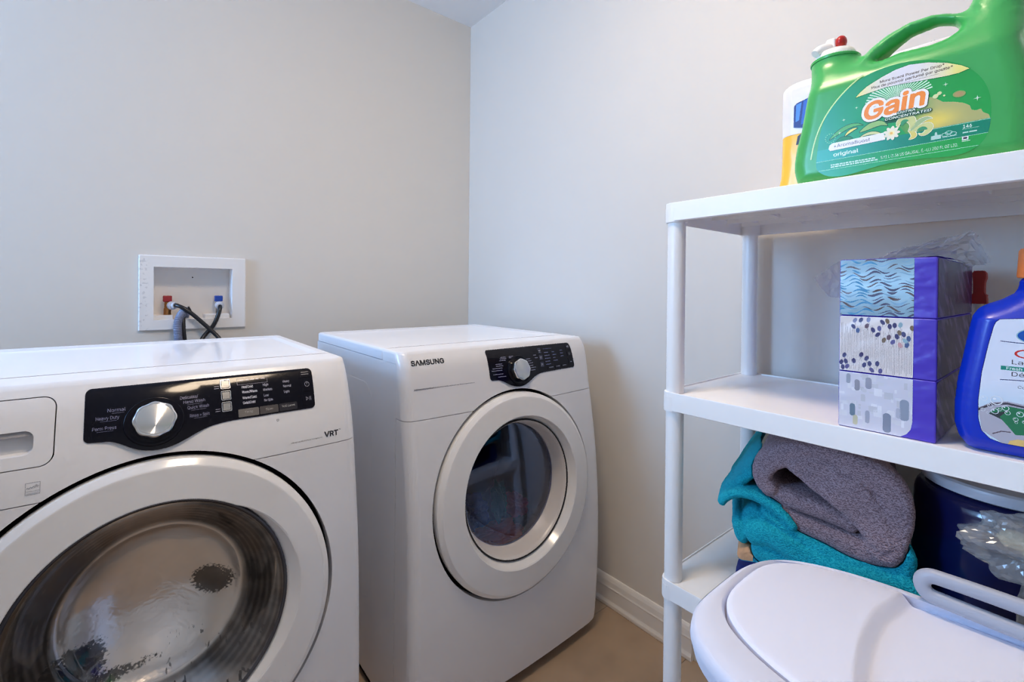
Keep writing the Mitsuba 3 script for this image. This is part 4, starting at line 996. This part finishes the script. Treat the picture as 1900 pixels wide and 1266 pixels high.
# ---------------------------------------------------------------- middle shelf: tissue boxes and a blue bottle
ZM = SZ[2] - 0.0029
def tissue_pack():
    k = 'tissue_box_pack'
    x0, x1, y1, y0 = -0.4105, -0.0795, -1.7165, -1.8385
    hs = 0.0915
    film_bump = mikit.proc(lambda p, n, uv: 0.0035 * fbm(p.x * 26 + p.z * 9, p.y * 30, p.z * 42, 3), eps=2e-3)
    PURPLE = mat('tissue_purple', (72, 52, 178), 0.28, 0.5, coat=0.5, bump=film_bump)
    SHADE_ENDS = mat('tissue_shade_ends', mikit.proc(lambda p, n, uv: mixc(C(44, 36, 84), C(92, 80, 128), sstep(0.45, 0.75, fbm(p.x * 30, 1.0, p.z * 70 + p.x * 40, 3)))), 0.22, 0.5, coat=0.6, bump=film_bump)  # box purple darkened, painting the shade of the end faces into the colour
    scene['mat_tissue_print'] = {'type': 'twosided', 'bsdf': {'type': 'bumpmap', 'nested_texture': mikit.proc(lambda p, n, uv: 0.0016 * fbm(p.x * 26, p.y * 40 + p.z * 14, p.z * 60, 3), eps=2e-3), 'scale': 1.0,
        'bsdf': {'type': 'principled', 'base_color': {'type': 'mesh_attribute', 'name': 'vertex_color'}, 'roughness': 0.3, 'clearcoat': 0.5, 'clearcoat_gloss': 0.9}}}
    rr = np.random.default_rng(21)
    W = y1 - y0; wp = 0.0955
    for lv in range(3):
        z0 = ZM + 0.0003 + lv * (hs + 0.0003); z1 = z0 + hs
        b = obj(k + '__tissue_box', rbox((x0, y0, z0), (x1, y1, z1), 0.0022), PURPLE, smooth=35)
        labels[b] = {'label': ('tissue box with blue-grey brush strokes', 'tissue box with leaves over pinstripes', 'tissue box with dark waves on pale blue')[lv]}
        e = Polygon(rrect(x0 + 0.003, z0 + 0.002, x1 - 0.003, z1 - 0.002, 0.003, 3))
        obj(b + '__shade_painted_end', slab(e, 0.02, lambda u, z: 0.0006 + 0 * u, 0.0001, lambda u, z, d: (u, y0 - d, z)), SHADE_ENDS, smooth=False, label='end of the tissue box with its shade painted as darker purple')
        P = Print()
        area = Polygon(rrect(0.0012, 0.0010, wp, hs - 0.0008, 0.0015, 3))
        if lv == 0: area = Polygon([(0.0012, 0.0010), (wp - 0.014, 0.0010), (wp - 0.007, 0.006), (wp - 0.002, 0.014), (wp, 0.026), (wp, hs - 0.0008), (0.0012, hs - 0.0008)])
        if lv == 2:
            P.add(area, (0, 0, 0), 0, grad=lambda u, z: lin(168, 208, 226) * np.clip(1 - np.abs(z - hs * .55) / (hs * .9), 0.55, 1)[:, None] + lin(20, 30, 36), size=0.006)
            for row in range(17):
                zz = 0.002 + row * 0.0054; ph = rr.random() * 6; u = -0.01
                while u < wp:
                    ln = 0.012 + 0.012 * rr.random(); w = 0.0006 + 0.0014 * rr.random()
                    a = np.linspace(u, u + ln, 14); wave = lambda q: zz + 0.0030 * np.sin(q * 2 * np.pi / 0.030 + row * 0.35) + 0.0012 * np.sin(q * 150 + ph)
                    th = w * np.sin(np.linspace(0, np.pi, 14)) ** 0.7
                    g = Polygon(np.vstack([np.c_[a, wave(a) + th], np.c_[a, wave(a) - th][::-1]])).buffer(0)
                    dk = rr.random(); left = u < 0.03
                    col = (60, 130, 170) if left and dk < .7 else (66, 66, 92) if dk < .45 else (120, 160, 186) if dk < .8 else (84, 66, 64)
                    P.add(g, col, 1, clip=area); u += ln * (0.75 + 0.8 * rr.random())
        elif lv == 1:
            P.add(area, (222, 214, 210), 0)
            for j in range(46):
                u = 0.003 + j * 0.0020 + 0.0004 * rr.random()
                P.add(sbox(u, 0.002 + 0.01 * rr.random(), u + 0.00055, hs - 0.012 - 0.02 * rr.random()), (150, 140, 138), 1, clip=area)
            cols = ((58, 54, 100), (86, 80, 130), (120, 124, 160), (96, 70, 80), (140, 170, 180), (58, 54, 100), (198, 150, 150), (70, 88, 130), (110, 88, 60))
            spots = [(.022, .084), (.030, .085), (.020, .074), (.026, .068), (.040, .086), (.038, .076), (.046, .070), (.054, .073), (.052, .063), (.060, .055), (.058, .083), (.064, .085), (.067, .077), (.066, .060), (.073, .079), (.080, .080), (.079, .068), (.084, .066), (.076, .062), (.080, .049), (.086, .056), (.088, .050), (.090, .060), (.071, .053),
                     (.008, .026), (.004, .014), (.010, .016), (.012, .008), (.006, .006), (.031, .029), (.038, .024), (.035, .013), (.042, .016), (.045, .006), (.052, .017), (.056, .006), (.021, .018), (.094, .076)]
            for j, (u, z) in enumerate(spots):
                e = affinity.rotate(affinity.scale(Point(u, z).buffer(0.0029, 8), 0.92, 1.45), rr.uniform(-35, 35)); P.add(e, cols[rr.integers(9)] if z > .04 else cols[(0, 1, 5)[rr.integers(3)]], 2, clip=area)
                P.add(LineString([(u, z - 0.003), (u + rr.uniform(-.002, .002), z - 0.0075)]).buffer(0.00025), (120, 110, 110), 1, clip=area)
        else:
            P.add(area, (205, 204, 214), 0)
            for j in range(60):
                u, z = rr.uniform(0, wp), rr.uniform(0, hs); w, h = rr.uniform(.003, .012), rr.uniform(.003, .012); c = int(rr.uniform(192, 226))
                P.add(sbox(u, z, u + w, z + h), (c, c, c + 6), 1 + j % 2, clip=area)
            for u, z, w, h, c in ((.014, .080, .0028, .008, (150, 156, 168)), (.026, .071, .0034, .009, (142, 142, 152)), (.041, .076, .0040, .009, (150, 152, 166)), (.020, .030, .0036, .010, (104, 124, 140)), (.024, .014, .0032, .008, (190, 186, 158)),
                                  (.040, .022, .0028, .010, (158, 162, 176)), (.065, .018, .0050, .015, (130, 138, 156)), (.086, .042, .0055, .016, (140, 150, 166)), (.079, .036, .003, .008, (176, 178, 190))):
                P.add(affinity.translate(Polygon(rrect(-w, -h, w, h, w * .9, 5)), u, z), c, 4, clip=area)
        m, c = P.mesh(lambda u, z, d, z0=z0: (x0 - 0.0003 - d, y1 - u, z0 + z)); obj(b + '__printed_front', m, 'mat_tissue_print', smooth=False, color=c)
    # film ends: a flap on the left and the crumpled top on the right
    zt = ZM + 3 * (hs + 0.0003)
    def sheet(A, B, n, amp, seed):
        A, B = np.array(A, float), np.array(B, float); r2 = np.random.default_rng(seed); t = np.linspace(0, 1, n)[:, None, None]; s = np.linspace(0, 1, n)[None, :, None]
        a = np.stack([np.interp(np.linspace(0, 1, n), np.linspace(0, 1, len(A)), A[:, j]) for j in range(3)], 1)[None]; b = np.stack([np.interp(np.linspace(0, 1, n), np.linspace(0, 1, len(B)), B[:, j]) for j in range(3)], 1)[None]
        Q = a * (1 - t) + b * t; return grid(Q + amp * r2.standard_normal(Q.shape) * np.sin(np.pi * np.clip(t, 0.0, 1)) ** 0.5)
    f1 = sheet([(x0, y1 + 0.0005, zt - 0.001), (x0 + 0.05, y1 + 0.0005, zt - 0.03), (x0 + 0.09, y1 + 0.001, zt - 0.07)], [(x0 + 0.008, y1 + 0.040, zt - 0.030), (x0 + 0.03, y1 + 0.037, zt - 0.045), (x0 + 0.05, y1 + 0.030, zt - 0.062)], 9, 0.0012, 5)
    f2 = sheet([(x0 + 0.004, y1 - 0.05, zt + 0.001), (x0 + 0.06, y0 + 0.045, zt + 0.002), (x0 + 0.18, y0 + 0.02, zt + 0.002)], [(x0 + 0.02, y0 + 0.050, zt + 0.012), (x0 + 0.07, y0 + 0.005, zt + 0.034), (x0 + 0.14, y0 - 0.028, zt + 0.040)], 12, 0.0022, 6)
    f3 = sheet([(x0 + 0.02, y0 + 0.02, zt + 0.004), (x0 + 0.08, y0 - 0.004, zt + 0.002), (x0 + 0.16, y0 - 0.012, zt - 0.010)], [(x0 + 0.055, y0 - 0.005, zt + 0.030), (x0 + 0.065, y0 - 0.030, zt + 0.042), (x0 + 0.10, y0 - 0.045, zt - 0.006)], 12, 0.0026, 7)
    for f in (f1, f2, f3): obj(k + '__film_flap', f, FILM, smooth=False)
    obj(k + '__sleeve_flap', sheet([(x0 + 0.001, y0 + W - wp - 0.0005, zt), (x0 + 0.001, y0 + 0.001, zt + 0.001)], [(x0 + 0.20, y0 + W - wp, zt + 0.012), (x0 + 0.22, y0 - 0.008, zt + 0.002)], 8, 0.0008, 8), PURPLE, smooth=40)
    tag(k, 'shrink-wrapped stack of three patterned tissue boxes with purple sides on the middle shelf', 'tissue boxes')
tissue_pack()

def blue_bottle():
    k = 'laundry_bottle'
    y0 = 1.94
    half = [(-0.060, ZM + 0.0003), (-0.0700, 0.9020), (-0.0795, 0.9150), (-0.0840, 0.9330), (-0.0848, 0.9558), (-0.0815, 0.9965), (-0.0752, 1.037), (-0.0704, 1.069), (-0.0668, 1.0889), (-0.0615, 1.1000), (-0.0544, 1.1050), (-0.0385, 1.1133), (-0.0282, 1.1210), (-0.0242, 1.1283), (-0.0223, 1.142)]
    poly = Polygon(half + [(-a, b) for a, b in half[::-1]]).buffer(-0.003).buffer(0.003)
    xc = -0.362
    T = lambda u, z: 0.048 - 0.024 * np.clip((z - 1.085) / 0.04, 0, 1)
    obj(k + '__body', bottle_sdf(poly, xc, T, 0.022, None, 0.002, y0), mat('bottle_blue', (8, 46, 178), 0.25, 0.5), smooth=70)
    P = Print()
    left = [(-.0162, 1.0875), (-.038, 1.0855), (-.0416, 1.0814), (-.0436, 1.0753), (-.0485, 1.0496), (-.0545, 1.0113), (-.0575, .9731), (-.0572, .9467), (-.0540, .9309), (-.0457, .9215), (-.0343, .9182)]
    lab = Polygon(left + [(-a, b) for a, b in left[::-1]])
    P.add(lab.buffer(0.0007), (8, 22, 96), 0, size=0.01)
    P.add(lab, (0, 0, 0), 1, grad=lambda u, z: lin(222, 228, 240) * np.clip((z - .96) / .04, 0, 1)[:, None] + lin(196, 220, 234) * np.clip(1 - (z - .96) / .04, 0, 1)[:, None], size=0.006)
    e = affinity.scale(Point(.004, 1.0650).buffer(.0150), 1.7, .72); P.add(e.buffer(0.0012), (150, 190, 200), 2).add(e, (18, 84, 170), 3)
    for zc, s in ((1.0562, 1), (1.0040, -1)):
        q = [(u, zc - s * 0.0016 * (1 - (u / .0367) ** 2)) for u in np.linspace(-.0367, .0367, 20)]; P.add(LineString(q).buffer(.0005), (44, 60, 96), 2)
    o = affinity.scale(Point(-.0125, 1.0407).buffer(.0075), 1.55, 0.80); P.add(o.difference(affinity.scale(o, .78, .74)).difference(sbox(-.0055, 1.036, .01, 1.0455)), (196, 52, 48), 3)
    P.add(put(text('Lau', 0.0058, width=.0165), -.0272, 1.0262), (52, 50, 58), 2)
    P.add(sbox(-.0365, 1.0175, .0365, 1.0230), (34, 134, 118), 2); P.add(put(text('Fresh Sc', 0.0036, True, width=.0230), -.0318, 1.0185), (226, 238, 236), 3)
    P.add(put(text('D\u00e9t', 0.0058, width=.0150), -.0272, 1.0100), (52, 50, 58), 2)
    P.add(put(text('Co', 0.0036, width=.0070), -.0210, .9945), (70, 72, 90), 2)
    # pile of washing with bubbles
    pile = Polygon([(-.0577, .9618), (-.0451, .9712), (-.0298, .9755), (-.012, .9735), (.02, .972), (.0577, .965), (.0577, .93), (.035, .9182), (-.0343, .9182), (-.0540, .9309)])
    P.add(pile, (176, 174, 184), 3, clip=lab)
    P.add(LineString([(-.0577, .9590), (-.0445, .9690), (-.0300, .9725), (-.012, .9700), (.03, .968)]).buffer(.0013), (70, 66, 76), 4, clip=lab)
    P.add(Polygon([(-.0470, .9560), (-.0400, .9650), (-.0290, .9690), (-.0050, .9670), (.010, .95), (.0, .936), (-.022, .932), (-.0290, .9420), (-.0350, .9500)]), (40, 116, 78), 5, clip=lab)
    P.add(Polygon([(-.0480, .9560), (-.0350, .9500), (-.0370, .9530), (-.0300, .9620)]), (52, 60, 62), 6, clip=lab)
    P.add(LineString([(-.0430, .9290), (-.0350, .9340), (-.0270, .9345)]).buffer(.0007), (96, 84, 92), 5, clip=lab)
    P.add(Polygon([(-.0290, .9180), (-.0272, .9230), (-.020, .9265), (.02, .928), (.03, .918)]), (226, 190, 116), 6, clip=lab)
    P.add(Point(-.004, .958).buffer(.008), (60, 130, 190), 6, clip=lab)
    for u, z, r in ((-.0530, .9600, .0024), (-.0485, .9565, .0015), (-.0460, .9668, .0028), (-.0415, .9600, .0038), (-.0370, .9630, .0020), (-.0315, .9660, .0035), (-.0295, .9600, .0028), (-.0220, .9530, .0025), (-.0215, .9490, .0016), (-.0180, .9605, .0035), (-.0400, .9750, .0062), (-.0520, .9760, .0035), (-.014, .951, .0022)):
        c = Point(u, z).buffer(r); P.add(c.difference(Point(u, z).buffer(r * .8)), (226, 230, 234), 8, clip=lab); P.add(Point(u - r * .3, z + r * .3).buffer(r * .25), (240, 242, 244), 8, clip=lab)
    m, c = P.mesh(lambda u, z, d: (xc - 0.0482 - d, -y0 - u, z)); obj(k + '__label', m, PRINT_SATIN, smooth=False, color=c, label='printed front label of the bottle')
    obj(k + '__cap', lathe([(0, 1.1425), (0.0250, 1.1425), (0.0262, 1.145), (0.0245, 1.180), (0.0225, 1.183), (0, 1.183)], 36, 2, (xc, -y0, 0)), mat('cap_orange', (236, 130, 66), 0.35), smooth=35)
    tag(k, 'blue plastic laundry bottle with orange cap and white label beside the tissue boxes', 'laundry bottle')
blue_bottle()

def red_cap_bottle():
    k = 'spray_bottle'
    cx, cy = -0.0560, -1.8465
    zz = 1.1000
    prof = [(0, ZM + 0.0003), (0.0075, ZM + 0.0003), (0.0085, ZM + 0.003), (0.0085, 1.070), (0.0080, 1.088), (0.0080, zz), (0, zz)]
    obj(k + '__body', lathe(prof, 30, 2, (cx, cy, 0)), mat('spray_body', (206, 196, 176), 0.35), smooth=35)
    pts = [(-0.0150, zz), (0.0165, zz), (0.0155, zz + 0.0165), (0.0115, zz + 0.0175), (0.0118, zz + 0.038), (0.0150, zz + 0.046), (0.0142, zz + 0.055), (0.0095, zz + 0.0590), (-0.0095, zz + 0.0590), (-0.014, zz + 0.054), (-0.0118, zz + 0.040), (-0.0118, zz + 0.0175), (-0.0150, zz + 0.0165)]
    pts = [(0.72 * a, zz + (b - zz) * 1.08) for a, b in pts]; L = []
    for i, x in ((0.0012, cx - 0.010), (0, cx - 0.0085), (0, cx + 0.0085), (0.0012, cx + 0.010)):
        q = np.array(Polygon(pts).buffer(-i, join_style=2).exterior.coords)[:-1]
        L.append(np.stack([np.full(len(q), x), cy - q[:, 0], q[:, 1]], 1))
    n = min(len(a) for a in L); obj(k + '__trigger_cap', loft([a[:n] for a in L]), mat('trigger_red', (150, 28, 24), 0.35), smooth=30)
    tag(k, 'small bottle with red cap between the tissue boxes and the blue bottle', 'bottle')
red_cap_bottle()
# ---------------------------------------------------------------- third shelf: towels, navy pail, bag
ZL = SZ[1] - 0.0029
def seg2(Y, Z, a, b):
    a, b = np.array(a), np.array(b); d = b - a
    t = np.clip(((Y - a[0]) * d[0] + (Z - a[1]) * d[1]) / (d @ d), 0, 1)
    return np.hypot(Y - a[0] - d[0] * t, Z - a[1] - d[1] * t)

def chain(Y, Z, pts, r, n=40):
    """distance to a smooth band through the points, r its half thickness (number or list)"""
    pts = np.array(pts)
    if len(pts) > 2:
        tck, _ = splprep(pts.T, s=0, k=min(3, len(pts) - 1)); q = np.stack(splev(np.linspace(0, 1, n), tck), 1)
    else: q = pts
    rs = np.interp(np.linspace(0, 1, len(q) - 1), np.linspace(0, 1, np.size(r)), np.atleast_1d(r))
    out = np.full(Y.shape, 9.0)
    for a, b, w in zip(q[:-1], q[1:], rs): out = np.minimum(out, seg2(Y, Z, a, b) - w)
    return out

def towel_mesh(layers, y0, y1, z0, z1, xf, xb, res, k=0.006, sway=0.0, lift=0.0, seed=0, roundf=0.016, pile=0.0016, cut=()):
    """folded towel: bands in the (y, z) section, drawn back along x"""
    h = 0.002
    ys = np.arange(y0 - 0.02, y1 + 0.02, h); zs = np.arange(z0 - 0.02, z1 + 0.02, h)
    Yg, Zg = np.meshgrid(ys, zs, indexing='ij')
    Ds = [(chain(Yg, Zg, l[0], l[1]), l[2] if len(l) > 2 else 0.0) for l in layers]
    def f(X, Y, Z):
        P = np.stack([X * 11, Y * 11, Z * 11], -1)
        w1 = meshkit.noise(P, seed) - 0.5; w2 = meshkit.noise(P + 7.3, seed) - 0.5
        t = (X - xf) / (xb - xf)
        Yq = Y + sway * t + 0.016 * w1; Zq = Z - lift * t + 0.012 * w2
        fr = 0.014 * (meshkit.noise(np.stack([X * 0, Y * 16, Z * 16], -1), seed + 3) - 0.5); s = None
        for D, dx in Ds:
            d = ndimage.map_coordinates(D, [(Yq - ys[0]) / h, (Zq - zs[0]) / h], order=1, mode='nearest')
            a, b = d + roundf, np.maximum(xf + dx + fr - X, X - xb) + roundf
            q = np.hypot(np.maximum(a, 0), np.maximum(b, 0)) - roundf + np.minimum(np.maximum(a, b), 0)
            s = q if s is None else smin(s, q, k)
        s = s + pile * (meshkit.noise(np.stack([X, Y, Z], -1) * 260, seed + 5) - 0.5)
        for c in cut: s = np.maximum(s, 0.0016 - c(X, Y, Z))
        return s
    t = nets(f, (xf - 0.02, y0 - 0.02, z0 - 0.02), (xb + 0.015, y1 + 0.02, z1 + 0.02), res)
    return t, f

def terry(name, a, b, extra=None):
    def col(p, n, uv):
        c = mixc(C(*a), C(*b), sstep(0.22, 0.78, 0.55 * noise(p.x * 560, p.y * 560, p.z * 560) + 0.45 * noise(p.x * 1100, p.y * 1100, p.z * 1100)))
        c = c * (0.90 + 0.2 * fbm(p.x * 30, p.y * 30, p.z * 30, 2))
        return extra(c, p) if extra else c
    return mat(name, mikit.proc(col), 0.9, 0.15, sheen=0.6, bump=mikit.proc(lambda p, n, uv: 0.0022 * noise(p.x * 560, p.y * 560, p.z * 560) + 0.0008 * noise(p.x * 1100, p.y * 1100, p.z * 1100), eps=4e-4))

GREY_T = terry('terry_grey', (102, 83, 90), (164, 144, 150))
TEAL_T = terry('terry_teal', (0, 126, 148), (36, 172, 184))
def towels():
    grey = [([(-1.6240, .7040), (-1.66, .697), (-1.6997, .693), (-1.7458, .690), (-1.775, .700), (-1.7870, .730)], [.0165, .017, .018, .020, .022, .024], .006),
            ([(-1.775, .704), (-1.7880, .735), (-1.790, .772), (-1.778, .806), (-1.7445, .8248), (-1.682, .8266), (-1.630, .812), (-1.5960, .7850), (-1.5885, .762), (-1.5985, .7465)], [.024, .026, .026, .024, .022, .019, .018]),
            ([(-1.5920, .752), (-1.6100, .7390), (-1.6400, .7340), (-1.6912, .7310), (-1.735, .7260)], [.0165, .0160, .0155], .010),
            ([(-1.648, .803), (-1.700, .792), (-1.742, .768), (-1.765, .742), (-1.774, .722)], [.018, .032, .034, .028, .022], -.004)]
    t, fg = towel_mesh(grey, -1.83, -1.56, .67, .858, -0.388, -0.10, 0.0024, 0.0015, sway=-0.095, seed=2)
    o = obj('bath_towel__cloth', t, GREY_T, smooth=80)
    tag('bath_towel', 'folded mauve-grey terry towel on top of the teal towel', 'towel')
    teal = [([(-1.5117, .6890), (-1.530, .706), (-1.5526, .7150), (-1.6028, .7130), (-1.6400, .690)], [.009, .010, .012, .012], -.002),
            ([(-1.5300, .712), (-1.5580, .7400), (-1.5806, .7660), (-1.602, .7760)], [.011, .012, .012], .02),
            ([(-1.600, .690), (-1.6664, .668), (-1.7459, .660), (-1.7950, .676), (-1.8070, .704)], [.010, .014, .018, .018], .004),
            ([(-1.5420, .6500), (-1.5500, .6300), (-1.5600, .655), (-1.6000, .668)], [.014, .012, .012, .014], .012),
            ([(-1.5750, .6500), (-1.6100, .6560), (-1.6669, .640), (-1.7462, .640), (-1.800, .650)], [.018, .022, .024, .026], -.004),
            ([(-1.590, .622), (-1.70, .612), (-1.795, .612)], [.022, .028], .004)]
    t, ft = towel_mesh(teal, -1.835, -1.49, .575, .80, -0.392, -0.10, 0.0026, 0.002, sway=-0.115, seed=9, cut=(fg,))
    # the part under the grey towel is pressed flat
    obj('bath_towel_001__cloth', t, TEAL_T, smooth=80)
    tag('bath_towel_001', 'teal terry towel with ragged folded layers under the grey towel', 'towel')
    def pat(c, p):
        q = p.z + 0.35 * (p.y + 1.56)
        c = dr.select(q < 0.5885, C(30, 40, 96), c)
        c = dr.select((q > 0.590) & (p.y > -1.572), C(196, 150, 112), c)
        return c
    low = [([(-1.5620, .5900), (-1.60, .5850), (-1.70, .570), (-1.79, .565)], [.022, .024]), ([(-1.566, .545), (-1.65, .540), (-1.79, .535)], [.026, .028]), ([(-1.57, .520), (-1.79, .518)], [.022, .0225])]
    t, fl = towel_mesh(low, -1.83, -1.53, ZL + 0.001, .612, -0.388, -0.10, 0.0032, 0.004, sway=-0.115, seed=15, cut=(ft,))
    v = np.asarray(t.vertices); v[:, 2] = np.maximum(v[:, 2], ZL + 0.0004)
    obj('bath_towel_002__cloth', outward(TM(v, t.faces)), terry('terry_pattern', (16, 104, 132), (40, 150, 170), pat), smooth=80)
    tag('bath_towel_002', 'folded towel with tan and navy edge at the bottom of the towel pile', 'towel')
towels()

def pail():
    k = 'storage_pail'
    cx, cy, R, zr = -0.2250, -1.9010, 0.1070, 0.8230
    NAVY = mat('navy_plastic', (10, 14, 62), 0.12, 0.6, coat=0.4)
    prof = [(0, ZL + 0.0003), (R - 0.014, ZL + 0.0003), (R - 0.009, ZL + 0.004)]
    for z in np.linspace(ZL + 0.01, zr - 0.045, 14): prof.append((R + 0.001 + 0.012 * math.sin(math.pi * (0.15 + 0.6 * (z - ZL) / (zr - 0.045 - ZL))), z))
    for t in np.linspace(0.1, 1, 8): prof.append((R + 0.0095 - 0.022 * (1 - math.cos(t * math.pi / 2)), zr - 0.045 + 0.025 * math.sin(t * math.pi / 2)))
    prof += [(R - 0.0125, zr - 0.019), (0, zr - 0.019)]
    obj(k + '__body', lathe(prof, 72, 2, (cx, cy, 0)), NAVY, smooth=35)
    obj(k + '__lid', lathe([(0, zr - 0.0185), (R - 0.004, zr - 0.0185), (R, zr - 0.016), (R + 0.002, zr - 0.006), (R, zr - 0.001), (R - 0.005, zr + 0.0015), (R - 0.012, zr - 0.001), (R - 0.02, zr - 0.004), (0, zr - 0.004)], 72, 2, (cx, cy, 0)), mat('pail_lid', (196, 198, 206), 0.35), smooth=35)
    tag(k, 'dark navy plastic pail with light grey lid beside the towels', 'pail')
pail()

def bag():
    k = 'clear_bag'
    rr = np.random.default_rng(8)
    scene['mat_bag_film'] = {'type': 'blendbsdf', 'weight': 0.30, 'a': {'type': 'thindielectric', 'int_ior': 1.5}, 'b': {'type': 'twosided', 'bsdf': {'type': 'principled', 'base_color': rgb(178, 178, 176), 'roughness': 0.1, 'specular': 1.0}}}
    def crumple(c, r, lo, hi, seed, amp):
        t = trimesh.creation.icosphere(4, 1.0); v = np.asarray(t.vertices).copy()
        n = meshkit.noise(v * 2.6 + 5, seed) - 0.5; n2 = np.abs(meshkit.noise(v * 6.5 + 9, seed + 1) - 0.5); n3 = np.abs(meshkit.noise(v * 13 + 3, seed + 2) - 0.5)
        v = v * (1 + amp * (1.0 * n - 0.35 * n2 - 0.05 * n3))[:, None] * np.array(r) + np.array(c)
        v[:, 2] = np.maximum(v[:, 2], ZL + 0.0005)
        return TM(v, t.faces)
    obj(k + '__film', crumple((-0.396, -1.935, .778), (.030, .068, .046), 0, 0, 3, 0.8), 'mat_bag_film', smooth=False)
    obj(k + '__film', crumple((-0.388, -1.985, .640), (.030, .066, .150), 0, 0, 6, 0.5), 'mat_bag_film', smooth=False)
    BEIGE = mat('bag_beige', (196, 184, 150), 0.6)
    for c, s in (((-0.392, -1.918, .785), (.012, .018, .012)), ((-0.390, -1.948, .770), (.013, .024, .012)), ((-0.394, -1.955, .795), (.012, .020, .011)), ((-0.390, -1.975, .735), (.015, .030, .030)), ((-0.390, -1.985, .640), (.018, .044, .10)), ((-0.390, -1.985, .560), (.018, .044, .062))):
        t = trimesh.creation.icosphere(3, 1.0); v = np.asarray(t.vertices); v = v * (1 + 0.25 * (meshkit.noise(v * 2 + 3) - 0.5))[:, None] * np.array(s) + np.array(c)
        obj(k + '__content', TM(v, t.faces), BEIGE, smooth=True)
    tag(k, 'crumpled clear plastic bag of beige things in front of the navy pail', 'plastic bag')
bag()
# ---------------------------------------------------------------- laundry bin in front of the shelf
def bin_():
    k = 'laundry_bin'
    cx, cy = -0.6385, -1.900
    hx, hy = 0.1890, 0.2700
    zr = 0.685
    BINW = mat('bin_white', (226, 226, 236), 0.42)
    RIM = mat('bin_rim', (214, 215, 226), 0.4)
    def outline(i, n=96, hx=hx, hy=hy):
        a = np.arange(n) * 2 * np.pi / n; e = 2 / 3.6
        c, s = np.cos(a), np.sin(a)
        return np.stack([cx + (hx - i) * np.sign(c) * np.abs(c) ** e, cy + (hy - i) * np.sign(s) * np.abs(s) ** (2 / 2.35)], 1)
    def ring(i, z): q = outline(i); return np.c_[q, np.full(len(q), z)]
    obj(k + '__bin_body', loft([ring(0.075, 0.0005), ring(0.070, 0.006), ring(0.030, zr - 0.060), ring(0.026, zr - 0.034), ring(0.027, zr - 0.0335)]), BINW, smooth=35)
    # rim: wide at the front, narrow at the back
    def panel(g, n=96):
        a = np.arange(n) * 2 * np.pi / n; e = 2 / 3.2; c, s = np.cos(a), np.sin(a)
        px, py, qx, qy = -0.6080, -1.900, 0.1580, 0.2480
        return np.stack([px + (qx - g) * np.sign(c) * np.abs(c) ** e, py + (qy - g) * np.sign(s) * np.abs(s) ** (2 / 2.4)], 1)
    def pring(g, z): q = panel(g); return np.c_[q, np.full(len(q), z)]
    L = [ring(0.028, zr - 0.033), ring(0.010, zr - 0.036), ring(0.004, zr - 0.034), ring(0.0, zr - 0.016), ring(0.002, zr - 0.005), ring(0.008, zr + 0.001)]
    mid = 0.5 * (ring(0.008, zr) + pring(-0.004, zr)); mid[:, 2] = zr + 0.003
    L += [mid, pring(-0.004, zr + 0.001), pring(-0.001, zr - 0.003), pring(0.0, zr - 0.012), pring(0.004, zr - 0.0325)]
    t = grid(np.array(L + [L[0]]), cv=True); obj(k + '__rim', outward(t), RIM, smooth=40)
    # lid panel with a scooped front half
    g = Polygon(panel(0.0022)); v, f = fill(g, 0.0032)
    def hz(x, y):
        s = np.clip((-1.797 - 0.020 * np.clip((-0.56 - x) / 0.15, 0, 1) ** 2 - 0.012 * np.clip((x + 0.54) / 0.08, 0, 1) - y) / 0.016, 0, 1); s = s * s * (3 - 2 * s)
        r = np.clip((y + 1.797) / -0.36, 0, 1)
        return zr + 0.0025 + 0.004 * (1 - ((x + 0.608) / 0.16) ** 2) - 0.016 * s * (1 - r)
    m = len(v); top = np.c_[v, hz(v[:, 0], v[:, 1])]; dist = np.array(shapely.distance(g.exterior, shapely.points(v)))
    top[:, 2] -= 0.0040 * np.exp(-(dist / 0.004))
    bot = np.c_[v, np.full(m, zr - 0.020)]
    e = np.sort(np.vstack([f[:, [0, 1]], f[:, [1, 2]], f[:, [2, 0]]]), 1); d = np.vstack([f[:, [0, 1]], f[:, [1, 2]], f[:, [2, 0]]])
    _, inv, cnt = np.unique(e, axis=0, return_inverse=True, return_counts=True); b = d[cnt[inv.ravel()] == 1]
    obj(k + '__lid', outward(TM(np.vstack([top, bot]), np.vstack([f, f[:, ::-1] + m, np.stack([b[:, 1], b[:, 0], b[:, 0] + m], 1), np.stack([b[:, 1], b[:, 0] + m, b[:, 1] + m], 1)]))), BINW, smooth=40)
    # grey handle loop standing at the back edge
    y1, y0, z0, z1, x = -1.834, -2.030, 0.7000, 0.7285, -0.4640
    q = rrect(y0, z0, y1, z1, 0.0148, 12)
    tck, _ = splprep(np.vstack([q, q[:1]]).T, s=0, per=True, k=3); w = np.stack(splev(np.linspace(0, 1, 120, endpoint=False), tck), 1)
    n = 14; a = np.arange(n) * 2 * np.pi / n
    c = w.mean(0); T = np.roll(w, -1, 0) - np.roll(w, 1, 0); T /= np.linalg.norm(T, axis=1)[:, None]; N = np.c_[T[:, 1], -T[:, 0]]
    Q = np.zeros((120, n, 3)); r = 0.0100
    Q[:, :, 0] = x + 0.0085 * np.sin(a); Q[:, :, 1] = w[:, :1] + r * np.cos(a) * N[:, :1]; Q[:, :, 2] = w[:, 1:] + r * np.cos(a) * N[:, 1:]
    obj(k + '__handle', outward(grid(Q, True, True)), mat('bin_handle', (164, 166, 176), 0.4), smooth=60)
    tag(k, 'large white bin with rounded hinged lid and grey handle in front of the shelf unit', 'bin')
bin_()
